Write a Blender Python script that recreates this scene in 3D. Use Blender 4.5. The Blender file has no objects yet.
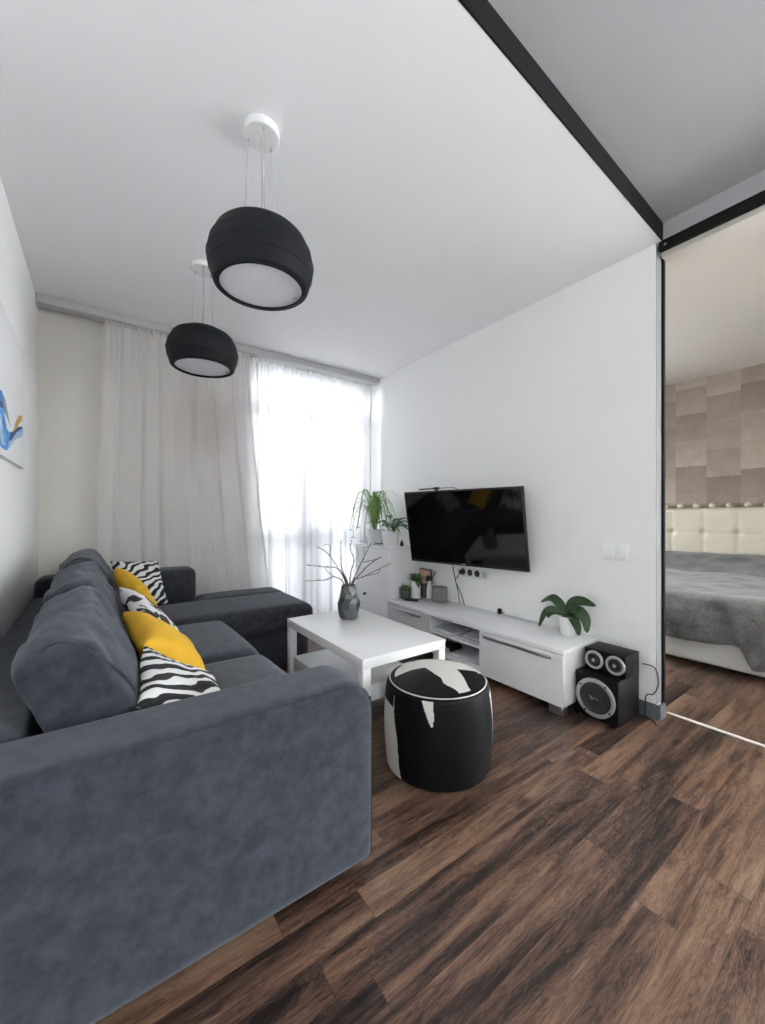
import bpy, bmesh, math, random
from mathutils import Vector, Matrix, noise
random.seed(7)
S = bpy.context.scene
COL = S.collection
PI = math.pi

# ------------------------------------------------------------------ camera geometry (765x1024)
F_PX, CX, HZ, CAM_H = 392.0, 382.5, 516.0, 1.10
YAW = math.atan((CX - 101.0) / F_PX)
cY, sY = math.cos(YAW), math.sin(YAW)


def px(u, v, x=None, y=None, z=None):
    """world point seen at pixel (u, v) on the plane x=, y= or z="""
    a, b = (u - CX) / F_PX, -(v - HZ) / F_PX
    d = Vector((cY * a + sY, -sY * a + cY, b))
    if x is not None: t = x / d.x
    elif y is not None: t = y / d.y
    else: t = (z - CAM_H) / d.z
    return Vector((0, 0, CAM_H)) + d * t


# ------------------------------------------------------------------ materials
def new_mat(name):
    m = bpy.data.materials.new(name); m.use_nodes = True
    nt = m.node_tree; b = nt.nodes['Principled BSDF']
    return m, nt, b


def N(nt, t, **kw):
    n = nt.nodes.new(t)
    for k, v in kw.items():
        if k.startswith('i_'):
            n.inputs[k[2:].replace('_', ' ')].default_value = v
        else:
            setattr(n, k, v)
    return n


def mth(nt, op, a, b=None):
    n = nt.nodes.new('ShaderNodeMath'); n.operation = op
    for i, x in enumerate((a, b)):
        if x is None: continue
        if isinstance(x, (int, float)): n.inputs[i].default_value = x
        else: nt.links.new(x, n.inputs[i])
    return n.outputs[0]


def ramp(nt, fac, stops, interp='LINEAR'):
    r = nt.nodes.new('ShaderNodeValToRGB'); r.color_ramp.interpolation = interp
    el = r.color_ramp.elements
    while len(el) < len(stops): el.new(.5)
    for e, (p, c) in zip(el, stops):
        e.position = p; e.color = (*c, 1) if len(c) == 3 else c
    nt.links.new(fac, r.inputs[0])
    return r.outputs[0]


def plain(name, col, rough=.5, metal=0, var=.04, scale=6, bump=0, bscale=200, spec=.5, coat=0):
    m, nt, b = new_mat(name)
    tc = N(nt, 'ShaderNodeTexCoord')
    n = N(nt, 'ShaderNodeTexNoise', i_Scale=scale, i_Detail=4.0)
    nt.links.new(tc.outputs['Object'], n.inputs['Vector'])
    lo = tuple(c * (1 - var) for c in col); hi = tuple(min(1, c * (1 + var)) for c in col)
    nt.links.new(ramp(nt, n.outputs['Fac'], [(.3, lo), (.7, hi)]), b.inputs['Base Color'])
    b.inputs['Roughness'].default_value = rough; b.inputs['Metallic'].default_value = metal
    b.inputs['Specular IOR Level'].default_value = spec
    if coat: b.inputs['Coat Weight'].default_value = coat
    if bump:
        n2 = N(nt, 'ShaderNodeTexNoise', i_Scale=bscale, i_Detail=3.0)
        nt.links.new(tc.outputs['Object'], n2.inputs['Vector'])
        bp = N(nt, 'ShaderNodeBump', i_Strength=bump, i_Distance=.01)
        nt.links.new(n2.outputs['Fac'], bp.inputs['Height'])
        nt.links.new(bp.outputs[0], b.inputs['Normal'])
    return m


M = {}
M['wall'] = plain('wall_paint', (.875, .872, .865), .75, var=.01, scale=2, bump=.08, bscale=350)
M['hall_ceiling'] = plain('hall_ceiling_shaded', (.42, .425, .44), .6, var=.008, scale=1)  # darkened: shade of hall ceiling and header put into the colour
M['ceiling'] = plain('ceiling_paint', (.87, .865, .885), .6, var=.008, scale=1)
M['wall_shade'] = plain('curtain_wall_shaded', (.76, .73, .68), .8, var=.02, scale=2)  # white wall with the shade on the window side put into its colour
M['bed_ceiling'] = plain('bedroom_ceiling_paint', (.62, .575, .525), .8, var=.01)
M['black'] = plain('black_profile', (.006, .006, .0065), .6, var=.1, spec=.25)
M['white'] = plain('white_laminate', (.80, .80, .81), .28, var=.01, scale=2)
M['white_gloss'] = plain('white_gloss_laminate', (.80, .80, .815), .12, var=.01, scale=2)
M['wgrey'] = plain('pale_grey_laminate', (.58, .585, .60), .3, var=.02)
M['metal'] = plain('brushed_aluminium', (.55, .55, .57), .3, metal=1, var=.05)
M['base'] = plain('grey_baseboard', (.115, .122, .14), .5, var=.05)
M['black_plastic'] = plain('black_plastic', (.008, .008, .009), .4, var=.1)
M['rubber'] = plain('black_rubber', (.015, .015, .016), .6, var=.1)
M['screen'] = plain('tv_screen_glass', (.003, .003, .0035), .06, var=.0, spec=.6)
M['silver'] = plain('silver_ring', (.50, .50, .52), .38, metal=.7, var=.05)
M['speaker_wood'] = plain('black_ash_veneer', (.0045, .004, .004), .45, var=.3, scale=30, spec=.13)
M['cone'] = plain('speaker_cone', (.02, .021, .023), .65, var=.15, scale=40)
M['rail'] = plain('curtain_rail_grey', (.50, .50, .51), .5, var=.02)
M['upvc'] = plain('window_frame_white', (.75, .76, .78), .4, var=.01)
M['pot_white'] = plain('white_glazed_ceramic', (.80, .80, .81), .25, var=.02)
M['pot_grey'] = plain('grey_concrete_pot', (.20, .195, .18), .8, var=.12, scale=25)
M['pot_dark'] = plain('dark_grey_pot', (.085, .09, .095), .6, var=.1)
M['soil'] = plain('potting_soil', (.03, .022, .015), .95, var=.4, scale=60)
M['leaf'] = plain('orchid_leaf', (.026, .060, .018), .35, var=.35, scale=14)
M['leaf_light'] = plain('spider_plant_leaf', (.20, .32, .10), .5, var=.45, scale=18)
M['leaf_dark'] = plain('dark_green_leaf', (.045, .13, .035), .4, var=.35, scale=25)
M['leaf_mid'] = plain('succulent_leaf', (.09, .17, .055), .5, var=.4, scale=25)
M['twig'] = plain('dry_twig_bark', (.12, .085, .07), .8, var=.3, scale=60)
M['paper'] = plain('paper', (.68, .69, .72), .7, var=.03)
M['paper_b'] = plain('printed_cover', (.32, .35, .42), .5, var=.3, scale=12)
M['copper'] = plain('copper_tone_panel', (.72, .46, .34), .5, var=.3, scale=30)
M['wood_dark'] = plain('grey_brown_wood', (.11, .095, .08), .6, var=.25, scale=14)
M['tan'] = plain('tan_canvas', (.30, .18, .11), .8, var=.25, scale=8)
M['seam'] = plain('sofa_seam_thread', (.025, .027, .033), .9, var=.1)
M['yellow'] = plain('mustard_velvet', (.66, .37, .015), .8, var=.10, scale=12, bump=.25, bscale=500)
M['lamp_shade'] = plain('charcoal_lamp_shade', (.0050, .0066, .0090), .65, var=.25, scale=9, bump=.1, bscale=300, spec=.22)
M['diffuser'] = plain('frosted_diffuser', (.72, .72, .77), .55, var=.02)
M['wire'] = plain('steel_wire', (.42, .42, .42), .45, metal=.5)
M['bed_leather'] = plain('cream_leatherette', (.64, .585, .475), .45, var=.04, bump=.06, bscale=120)
M['bed_base'] = plain('ivory_leatherette', (.62, .61, .575), .45, var=.03)
M['canvas'] = plain('white_canvas', (.78, .78, .79), .8, var=.01)
M['ochre'] = plain('ochre_paint', (.55, .30, .07), .7, var=.2, scale=30)
M['blue_dark'] = plain('navy_paint', (.03, .075, .19), .7, var=.4, scale=30)
M['blue'] = plain('blue_paint', (.07, .26, .58), .7, var=.45, scale=16)
M['blue_pale'] = plain('pale_blue_paint', (.36, .52, .72), .7, var=.3, scale=25)
M['grey_paint'] = plain('grey_wash_paint', (.33, .34, .38), .7, var=.3, scale=25)
M['radiator'] = plain('radiator_enamel', (.72, .71, .69), .4, var=.01)
M['parapet'] = plain('balcony_render', (.62, .63, .65), .9, var=.03)
M['strip'] = plain('floor_guide_white', (.74, .72, .68), .4, var=.02)
M['switch'] = plain('white_switch_plastic', (.90, .90, .90), .3, var=.01)
M['plug'] = plain('socket_dark', (.03, .03, .03), .5)


def mat_suede(name, lo, hi):
    m, nt, b = new_mat(name)
    tc = N(nt, 'ShaderNodeTexCoord')
    n1 = N(nt, 'ShaderNodeTexNoise', i_Scale=22.0, i_Detail=9.0, i_Roughness=.66, i_Distortion=.15)
    n2 = N(nt, 'ShaderNodeTexNoise', i_Scale=420.0, i_Detail=2.0)
    for n in (n1, n2): nt.links.new(tc.outputs['Object'], n.inputs['Vector'])
    nt.links.new(ramp(nt, n1.outputs['Fac'], [(.36, lo), (.5, tuple((a + c) / 2 for a, c in zip(lo, hi))), (.64, hi)]), b.inputs['Base Color'])
    b.inputs['Roughness'].default_value = .85
    b.inputs['Sheen Weight'].default_value = .20
    b.inputs['Sheen Roughness'].default_value = .62
    b.inputs['Sheen Tint'].default_value = (.85, .9, 1, 1)
    b.inputs['Specular IOR Level'].default_value = .25
    bp = N(nt, 'ShaderNodeBump', i_Strength=.25, i_Distance=.004)
    nt.links.new(n2.outputs['Fac'], bp.inputs['Height']); nt.links.new(bp.outputs[0], b.inputs['Normal'])
    return m


M['suede'] = mat_suede('charcoal_blue_suede', (.0095, .0115, .017), (.031, .0355, .049))


def mat_floor():
    m, nt, b = new_mat('dark_oak_laminate')
    tc = N(nt, 'ShaderNodeTexCoord')
    sp = N(nt, 'ShaderNodeSeparateXYZ'); nt.links.new(tc.outputs['Object'], sp.inputs[0])
    X, Y = sp.outputs[0], sp.outputs[1]
    W, L = .098, 1.25
    row = mth(nt, 'FLOOR', mth(nt, 'DIVIDE', Y, W))
    wn = N(nt, 'ShaderNodeTexWhiteNoise', noise_dimensions='1D'); nt.links.new(row, wn.inputs['W'])
    xo = mth(nt, 'ADD', mth(nt, 'DIVIDE', X, L), wn.outputs['Value'])
    pl = mth(nt, 'FLOOR', xo)
    cb = N(nt, 'ShaderNodeCombineXYZ'); nt.links.new(row, cb.inputs[0]); nt.links.new(pl, cb.inputs[1])
    wn2 = N(nt, 'ShaderNodeTexWhiteNoise', noise_dimensions='2D'); nt.links.new(cb.outputs[0], wn2.inputs['Vector'])
    pid = wn2.outputs['Value']
    # grain coordinates: stretched along X, shifted per plank
    sh = mth(nt, 'MULTIPLY', pid, 37.0)
    gc = N(nt, 'ShaderNodeCombineXYZ')
    nt.links.new(mth(nt, 'ADD', mth(nt, 'MULTIPLY', X, .75), sh), gc.inputs[0])
    nt.links.new(mth(nt, 'ADD', mth(nt, 'MULTIPLY', Y, 7.0), sh), gc.inputs[1])
    nt.links.new(sh, gc.inputs[2])
    g1 = N(nt, 'ShaderNodeTexNoise', i_Scale=2.3, i_Detail=5.0, i_Roughness=.62, i_Distortion=.5)
    g2 = N(nt, 'ShaderNodeTexNoise', i_Scale=6.0, i_Detail=5.0, i_Roughness=.6, i_Distortion=.35)
    nt.links.new(gc.outputs[0], g1.inputs['Vector']); nt.links.new(gc.outputs[0], g2.inputs['Vector'])
    fc = N(nt, 'ShaderNodeCombineXYZ')
    nt.links.new(mth(nt, 'ADD', mth(nt, 'MULTIPLY', X, 5.0), sh), fc.inputs[0])
    nt.links.new(mth(nt, 'MULTIPLY', Y, 170.0), fc.inputs[1]); nt.links.new(sh, fc.inputs[2])
    g3 = N(nt, 'ShaderNodeTexNoise', i_Scale=1.0, i_Detail=3.0, i_Roughness=.6); nt.links.new(fc.outputs[0], g3.inputs['Vector'])
    # knots
    kc = N(nt, 'ShaderNodeCombineXYZ')
    nt.links.new(mth(nt, 'ADD', mth(nt, 'MULTIPLY', X, 2.2), sh), kc.inputs[0])
    nt.links.new(mth(nt, 'ADD', mth(nt, 'MULTIPLY', Y, 6.0), sh), kc.inputs[1])
    kv = N(nt, 'ShaderNodeTexVoronoi', i_Scale=1.1); nt.links.new(kc.outputs[0], kv.inputs['Vector'])
    knot = ramp(nt, kv.outputs['Distance'], [(.0, (.12, .11, .11)), (.06, (.34, .32, .31)), (.16, (1, 1, 1))])
    v = mth(nt, 'ADD', mth(nt, 'MULTIPLY', g1.outputs['Fac'], .62), mth(nt, 'MULTIPLY', g2.outputs['Fac'], .38))
    v = mth(nt, 'ADD', v, mth(nt, 'MULTIPLY', mth(nt, 'SUBTRACT', pid, .5), .20))
    v = mth(nt, 'ADD', v, mth(nt, 'MULTIPLY', mth(nt, 'SUBTRACT', g3.outputs['Fac'], .5), .20))
    rings = mth(nt, 'SINE', mth(nt, 'MULTIPLY', g1.outputs['Fac'], 130.0))
    v = mth(nt, 'ADD', v, mth(nt, 'MULTIPLY', rings, .042))
    colr = ramp(nt, v, [(.33, (.012, .0075, .0065)), (.41, (.045, .026, .0205)), (.48, (.102, .056, .038)),
                        (.57, (.172, .097, .063)), (.70, (.265, .170, .116))])
    mx = N(nt, 'ShaderNodeMix', data_type='RGBA', blend_type='MULTIPLY'); mx.inputs['Factor'].default_value = .85
    nt.links.new(colr, mx.inputs['A']); nt.links.new(knot, mx.inputs['B'])
    # joints
    fy = mth(nt, 'FRACT', mth(nt, 'DIVIDE', Y, W)); fx = mth(nt, 'FRACT', xo)
    jy = mth(nt, 'LESS_THAN', mth(nt, 'MINIMUM', fy, mth(nt, 'SUBTRACT', 1.0, fy)), .0075)
    jx = mth(nt, 'LESS_THAN', mth(nt, 'MINIMUM', fx, mth(nt, 'SUBTRACT', 1.0, fx)), .0012)
    j = mth(nt, 'MAXIMUM', jy, jx)
    mx2 = N(nt, 'ShaderNodeMix', data_type='RGBA'); nt.links.new(mth(nt, 'MULTIPLY', j, .5), mx2.inputs['Factor'])
    nt.links.new(mx.outputs['Result'], mx2.inputs['A']); mx2.inputs['B'].default_value = (.012, .009, .008, 1)
    nt.links.new(mx2.outputs['Result'], b.inputs['Base Color'])
    nt.links.new(ramp(nt, g2.outputs['Fac'], [(.3, (.29, .29, .29)), (.7, (.42, .42, .42))]), b.inputs['Roughness'])
    bp = N(nt, 'ShaderNodeBump', i_Strength=.15, i_Distance=.003)
    nt.links.new(mth(nt, 'SUBTRACT', g3.outputs['Fac'], j), bp.inputs['Height']); nt.links.new(bp.outputs[0], b.inputs['Normal'])
    return m


M['floor'] = mat_floor()


def mat_patch_wall():
    m, nt, b = new_mat('patchwork_wallpaper')
    tc = N(nt, 'ShaderNodeTexCoord')
    sp = N(nt, 'ShaderNodeSeparateXYZ'); nt.links.new(tc.outputs['Object'], sp.inputs[0])
    c = .30
    colm = mth(nt, 'FLOOR', mth(nt, 'DIVIDE', sp.outputs[1], c))
    w1 = N(nt, 'ShaderNodeTexWhiteNoise', noise_dimensions='1D'); nt.links.new(colm, w1.inputs['W'])
    zz = mth(nt, 'ADD', mth(nt, 'DIVIDE', sp.outputs[2], .31), w1.outputs['Value'])
    rw = mth(nt, 'FLOOR', zz)
    cb = N(nt, 'ShaderNodeCombineXYZ'); nt.links.new(colm, cb.inputs[0]); nt.links.new(rw, cb.inputs[1])
    w2 = N(nt, 'ShaderNodeTexWhiteNoise', noise_dimensions='2D'); nt.links.new(cb.outputs[0], w2.inputs['Vector'])
    n = N(nt, 'ShaderNodeTexNoise', i_Scale=6.0, i_Detail=6.0, i_Roughness=.7); nt.links.new(tc.outputs['Object'], n.inputs['Vector'])
    fz = mth(nt, 'FRACT', zz)
    v = mth(nt, 'ADD', mth(nt, 'MULTIPLY', w2.outputs['Value'], .5), mth(nt, 'MULTIPLY', n.outputs['Fac'], .6))
    v = mth(nt, 'ADD', v, mth(nt, 'MULTIPLY', fz, -.18))
    nt.links.new(ramp(nt, v, [(.1, (.20, .155, .125)), (.55, (.33, .26, .215)), (.9, (.46, .385, .325))]), b.inputs['Base Color'])
    b.inputs['Roughness'].default_value = .6
    return m


M['patch'] = mat_patch_wall()


def mat_zebra(name, axis, scale, dist, duty=.5, seed=0.0):
    m, nt, b = new_mat(name)
    tc = N(nt, 'ShaderNodeTexCoord')
    mp = N(nt, 'ShaderNodeMapping'); mp.inputs['Location'].default_value = (seed, seed * .7, 0)
    mp.inputs['Rotation'].default_value = (0, 0, axis)
    nt.links.new(tc.outputs['Object'], mp.inputs['Vector'])
    w = N(nt, 'ShaderNodeTexWave', wave_type='BANDS', bands_direction='X', i_Scale=scale, i_Distortion=dist, i_Detail=1.5)
    w.inputs['Detail Scale'].default_value = 1.4
    nt.links.new(mp.outputs[0], w.inputs['Vector'])
    nt.links.new(ramp(nt, w.outputs['Fac'], [(duty - .04, (.012, .012, .014)), (duty + .04, (.72, .71, .70))]), b.inputs['Base Color'])
    b.inputs['Roughness'].default_value = .85
    return m


M['zebra_bold'] = mat_zebra('bold_zebra_print', .30, 6.0, 8.0, .50, 1.3)
M['zebra_fine'] = mat_zebra('fine_zebra_print', 1.0, 8.0, 7.0, .5, 2.1)


def mat_cow():
    m, nt, b = new_mat('cow_spot_print')
    tc = N(nt, 'ShaderNodeTexCoord')
    n = N(nt, 'ShaderNodeTexNoise', i_Scale=13.0, i_Detail=1.0, i_Distortion=.5); nt.links.new(tc.outputs['Object'], n.inputs['Vector'])
    nt.links.new(ramp(nt, n.outputs['Fac'], [(.485, (.66, .655, .65)), (.515, (.02, .02, .022))]), b.inputs['Base Color'])
    b.inputs['Roughness'].default_value = .8
    return m


M['cow'] = mat_cow()


def mat_hide():
    m, nt, b = new_mat('cowhide')
    at = N(nt, 'ShaderNodeAttribute', attribute_name='hide')
    tc = N(nt, 'ShaderNodeTexCoord')
    n = N(nt, 'ShaderNodeTexNoise', i_Scale=60.0, i_Detail=4.0); nt.links.new(tc.outputs['Object'], n.inputs['Vector'])
    f = mth(nt, 'ADD', at.outputs['Fac'], mth(nt, 'MULTIPLY', mth(nt, 'SUBTRACT', n.outputs['Fac'], .5), .35))
    nt.links.new(ramp(nt, f, [(.46, (.004, .004, .0045)), (.54, (.66, .64, .60))]), b.inputs['Base Color'])
    b.inputs['Roughness'].default_value = .55; b.inputs['Specular IOR Level'].default_value = .18
    n2 = N(nt, 'ShaderNodeTexNoise', i_Scale=220.0, i_Detail=2.0); nt.links.new(tc.outputs['Object'], n2.inputs['Vector'])
    bp = N(nt, 'ShaderNodeBump', i_Strength=.3, i_Distance=.004); nt.links.new(n2.outputs['Fac'], bp.inputs['Height'])
    nt.links.new(bp.outputs[0], b.inputs['Normal'])
    return m


M['hide'] = mat_hide()


def mat_fleece():
    m, nt, b = new_mat('grey_fleece')
    tc = N(nt, 'ShaderNodeTexCoord')
    n1 = N(nt, 'ShaderNodeTexNoise', i_Scale=5.0, i_Detail=4.0, i_Roughness=.6, i_Distortion=.2)
    n2 = N(nt, 'ShaderNodeTexNoise', i_Scale=70.0, i_Detail=4.0, i_Roughness=.7)
    for n in (n1, n2): nt.links.new(tc.outputs['Object'], n.inputs['Vector'])
    v = mth(nt, 'ADD', mth(nt, 'MULTIPLY', n1.outputs['Fac'], .7), mth(nt, 'MULTIPLY', n2.outputs['Fac'], .3))
    nt.links.new(ramp(nt, v, [(.36, (.024, .0235, .025)), (.62, (.165, .158, .158))]), b.inputs['Base Color'])
    b.inputs['Roughness'].default_value = .9; b.inputs['Sheen Weight'].default_value = .45
    bp = N(nt, 'ShaderNodeBump', i_Strength=.5, i_Distance=.012); nt.links.new(n2.outputs['Fac'], bp.inputs['Height'])
    nt.links.new(bp.outputs[0], b.inputs['Normal'])
    return m


M['fleece'] = mat_fleece()


def mat_sheer(name, transp, col):
    m = bpy.data.materials.new(name); m.use_nodes = True; nt = m.node_tree
    nt.nodes.remove(nt.nodes['Principled BSDF']); out = nt.nodes['Material Output']
    tc = N(nt, 'ShaderNodeTexCoord')
    mp = N(nt, 'ShaderNodeMapping'); mp.inputs['Scale'].default_value = (40, 40, 2); nt.links.new(tc.outputs['Object'], mp.inputs[0])
    n = N(nt, 'ShaderNodeTexNoise', i_Scale=3.0); nt.links.new(mp.outputs[0], n.inputs['Vector'])
    cr = ramp(nt, n.outputs['Fac'], [(.3, tuple(c * .96 for c in col)), (.7, col)])
    d = N(nt, 'ShaderNodeBsdfDiffuse'); t = N(nt, 'ShaderNodeBsdfTranslucent'); tr = N(nt, 'ShaderNodeBsdfTransparent')
    lw = N(nt, 'ShaderNodeLayerWeight'); lw.inputs['Blend'].default_value = .5
    thick = ramp(nt, lw.outputs['Facing'], [(.05, (1, 1, 1)), (.45, (.72, .72, .73)), (.95, (.30, .30, .31))])
    mt = N(nt, 'ShaderNodeMix', data_type='RGBA', blend_type='MULTIPLY'); mt.inputs['Factor'].default_value = 1
    nt.links.new(cr, mt.inputs['A']); nt.links.new(thick, mt.inputs['B'])
    nt.links.new(cr, d.inputs[0]); nt.links.new(mt.outputs['Result'], t.inputs[0])
    a = N(nt, 'ShaderNodeMixShader'); a.inputs[0].default_value = .45
    nt.links.new(d.outputs[0], a.inputs[1]); nt.links.new(t.outputs[0], a.inputs[2])
    # threads overlap more where the cloth is seen edge-on
    f = mth(nt, 'MULTIPLY', mth(nt, 'SUBTRACT', 1.0, lw.outputs['Facing']), transp)
    b = N(nt, 'ShaderNodeMixShader'); nt.links.new(f, b.inputs[0])
    nt.links.new(a.outputs[0], b.inputs[1]); nt.links.new(tr.outputs[0], b.inputs[2])
    nt.links.new(b.outputs[0], out.inputs[0])
    return m


M['sheer'] = mat_sheer('sheer_voile', .24, (.92, .90, .895))
M['sheer_w'] = mat_sheer('sheer_voile_white', .022, (.58, .58, .59))


def mat_glass(name, tint):
    m = bpy.data.materials.new(name); m.use_nodes = True; nt = m.node_tree
    nt.nodes.remove(nt.nodes['Principled BSDF']); out = nt.nodes['Material Output']
    g = N(nt, 'ShaderNodeBsdfGlossy'); g.inputs['Roughness'].default_value = .02
    tr = N(nt, 'ShaderNodeBsdfTransparent'); tr.inputs[0].default_value = tint
    fr = N(nt, 'ShaderNodeFresnel'); fr.inputs['IOR'].default_value = 1.3
    b = N(nt, 'ShaderNodeMixShader'); nt.links.new(fr.outputs[0], b.inputs[0])
    nt.links.new(tr.outputs[0], b.inputs[1]); nt.links.new(g.outputs[0], b.inputs[2])
    nt.links.new(b.outputs[0], out.inputs[0])
    return m


M['glass'] = mat_glass('window_glass', (.95, .97, .97, 1))
M['glass_dimmed'] = mat_glass('dimmed_window_glass', (.52, .525, .53, 1))  # tint added to dim the daylight through the living room window


def mat_vase():
    m, nt, b = new_mat('smoky_grey_glass')
    tc = N(nt, 'ShaderNodeTexCoord')
    n = N(nt, 'ShaderNodeTexNoise', i_Scale=9.0, i_Detail=2.0); nt.links.new(tc.outputs['Object'], n.inputs['Vector'])
    nt.links.new(ramp(nt, n.outputs['Fac'], [(.35, (.095, .105, .11)), (.65, (.17, .185, .19))]), b.inputs['Base Color'])
    b.inputs['Roughness'].default_value = .12
    b.inputs['Transmission Weight'].default_value = .25
    b.inputs['Coat Weight'].default_value = .4
    return m


M['vase'] = mat_vase()

# ------------------------------------------------------------------ object helpers
ORG = {}


def thing(name, label, cat, loc, group=None, rot=None):
    o = bpy.data.objects.new(name, None); COL.objects.link(o)
    o.location = loc; o.empty_display_size = .05
    if rot: o.rotation_euler = rot
    o['label'] = label; o['category'] = cat
    if group: o['group'] = group
    ORG[o.name] = Vector(loc)
    return o


def tag(o, label, cat, group=None):
    o['label'] = label; o['category'] = cat
    if group: o['group'] = group
    return o


def obj(name, bm, mat, parent=None, smooth=True, org=None, local=False, angle=40, label=None):
    """link bm as ONE mesh object. World coordinates unless local."""
    o0 = Vector((0, 0, 0))
    if parent is not None and not local: o0 = ORG[parent.name]
    if parent is None and org is not None: o0 = Vector(org)
    if o0.length and not (local): bmesh.ops.translate(bm, verts=bm.verts, vec=-o0)
    bmesh.ops.recalc_face_normals(bm, faces=bm.faces)
    me = bpy.data.meshes.new(name); bm.to_mesh(me); bm.free()
    mats = mat if isinstance(mat, (list, tuple)) else [mat]
    for m in mats: me.materials.append(m)
    if smooth:
        for p in me.polygons: p.use_smooth = True
        try: me.set_sharp_from_angle(angle=math.radians(angle))
        except Exception: pass
    o = bpy.data.objects.new(name, me); COL.objects.link(o)
    if parent is not None:
        o.parent = parent; ORG[o.name] = ORG[parent.name]
    elif org is not None:
        o.location = org; ORG[o.name] = Vector(org)
    else: ORG[o.name] = Vector((0, 0, 0))
    if label: o['label'] = label
    return o


def struct(name, bm, mat, parent=None, smooth=False):
    o = obj(name, bm, mat, parent, smooth)
    if parent is None: o['kind'] = 'structure'
    return o


def copy_tree(o, parent=None):
    c = o.copy(); COL.objects.link(c)
    if parent is not None: c.parent = parent
    for ch in list(o.children): copy_tree(ch, c)
    return c


def B():
    return bmesh.new()


def box(bm, x0, x1, y0, y1, z0, z1, bev=0, seg=3, mi=0):
    t = bmesh.new()
    bmesh.ops.create_cube(t, size=1)
    for v in t.verts:
        v.co = Vector((x0 + (v.co.x + .5) * (x1 - x0), y0 + (v.co.y + .5) * (y1 - y0), z0 + (v.co.z + .5) * (z1 - z0)))
    if bev: bmesh.ops.bevel(t, geom=list(t.edges), offset=bev, segments=seg, profile=.5, affect='EDGES')
    merge(bm, t, mi); return bm


def merge(bm, t, mi=0):
    mp = {}
    for v in t.verts: mp[v] = bm.verts.new(v.co)
    for f in t.faces:
        try:
            nf = bm.faces.new([mp[v] for v in f.verts]); nf.material_index = mi
        except ValueError: pass
    t.free()


def tube(bm, pts, r, seg=8, cap=True):
    pts = [Vector(p) for p in pts]; n = len(pts)
    rs = r if isinstance(r, (list, tuple)) else [r] * n
    rings = []; up = None
    for i, p in enumerate(pts):
        d = (pts[min(i + 1, n - 1)] - pts[max(i - 1, 0)]).normalized()
        if up is None:
            up = Vector((0, 0, 1)) if abs(d.z) < .9 else Vector((1, 0, 0))
        a = d.cross(up).normalized(); b2 = a.cross(d).normalized(); up = b2
        rings.append([bm.verts.new(p + (a * math.cos(2 * PI * k / seg) + b2 * math.sin(2 * PI * k / seg)) * rs[i]) for k in range(seg)])
    for i in range(n - 1):
        for k in range(seg):
            bm.faces.new((rings[i][k], rings[i][(k + 1) % seg], rings[i + 1][(k + 1) % seg], rings[i + 1][k]))
    if cap:
        bm.faces.new(rings[0]); bm.faces.new(rings[-1])
    return bm


def lathe(bm, prof, c=(0, 0, 0), seg=48, axis='z'):
    c = Vector(c); rings = []
    for r, z in prof:
        if r < 1e-5:
            q = Vector((0, 0, z)); pts = [q]
        else:
            pts = [Vector((r * math.cos(2 * PI * k / seg), r * math.sin(2 * PI * k / seg), z)) for k in range(seg)]
        if axis == '-x': pts = [Vector((-p.z, p.y, p.x)) for p in pts]
        rings.append([bm.verts.new(p + c) for p in pts])
    for a, b in zip(rings, rings[1:]):
        for k in range(seg):
            k2 = (k + 1) % seg
            if len(a) == 1 and len(b) == 1: continue
            if len(a) == 1: bm.faces.new((a[0], b[k], b[k2]))
            elif len(b) == 1: bm.faces.new((a[k], a[k2], b[0]))
            else: bm.faces.new((a[k], a[k2], b[k2], b[k]))
    return bm


def smooth_path(pts, n=8):
    """Catmull-Rom through pts"""
    P = [Vector(p) for p in pts]; P = [P[0] * 2 - P[1]] + P + [P[-1] * 2 - P[-2]]; out = []
    for i in range(1, len(P) - 2):
        for k in range(n):
            t = k / n
            out.append(.5 * ((2 * P[i]) + (P[i + 1] - P[i - 1]) * t + (2 * P[i - 1] - 5 * P[i] + 4 * P[i + 1] - P[i + 2]) * t * t
                             + (3 * P[i] - P[i - 1] - 3 * P[i + 1] + P[i + 2]) * t ** 3))
    out.append(P[-2]); return out


def leaf(bm, pts, w, side=None, thick=.002, n=6, tip=.9, fold=.25):
    """a curved blade with thickness following pts; w = max width"""
    path = smooth_path(pts, n); m = len(path); rows = []
    for i, p in enumerate(path):
        t = i / (m - 1)
        d = (path[min(i + 1, m - 1)] - path[max(i - 1, 0)]).normalized()
        s = (side - d * side.dot(d)) if side is not None else d.cross(Vector((0, 0, 1)))
        if s.length < 1e-4: s = Vector((1, 0, 0))
        s.normalize(); nn = d.cross(s).normalized()
        if nn.z < 0: nn = -nn
        ww = w * .5 * (math.sin(PI * min(1, (t * tip + (1 - tip) * .5)) ** .85) ** .7 + .08)
        if i == m - 1: ww = w * .03
        row = []
        for k, q in ((-1, fold), (0, 0), (1, fold)):
            row.append(p + s * k * ww + nn * q * ww)
        rows.append((row, nn))
    top = [[bm.verts.new(v + nn * thick * .5) for v in row] for row, nn in rows]
    bot = [[bm.verts.new(v - nn * thick * .5) for v in row] for row, nn in rows]
    for i in range(m - 1):
        for k in range(2):
            bm.faces.new((top[i][k], top[i][k + 1], top[i + 1][k + 1], top[i + 1][k]))
            bm.faces.new((bot[i][k], bot[i + 1][k], bot[i + 1][k + 1], bot[i][k + 1]))
        for k in (0, 2):
            bm.faces.new((top[i][k], top[i + 1][k], bot[i + 1][k], bot[i][k]))
    for e in (0, m - 1):
        bm.faces.new((top[e][0], top[e][1], bot[e][1], bot[e][0])); bm.faces.new((top[e][1], top[e][2], bot[e][2], bot[e][1]))
    return bm


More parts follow.
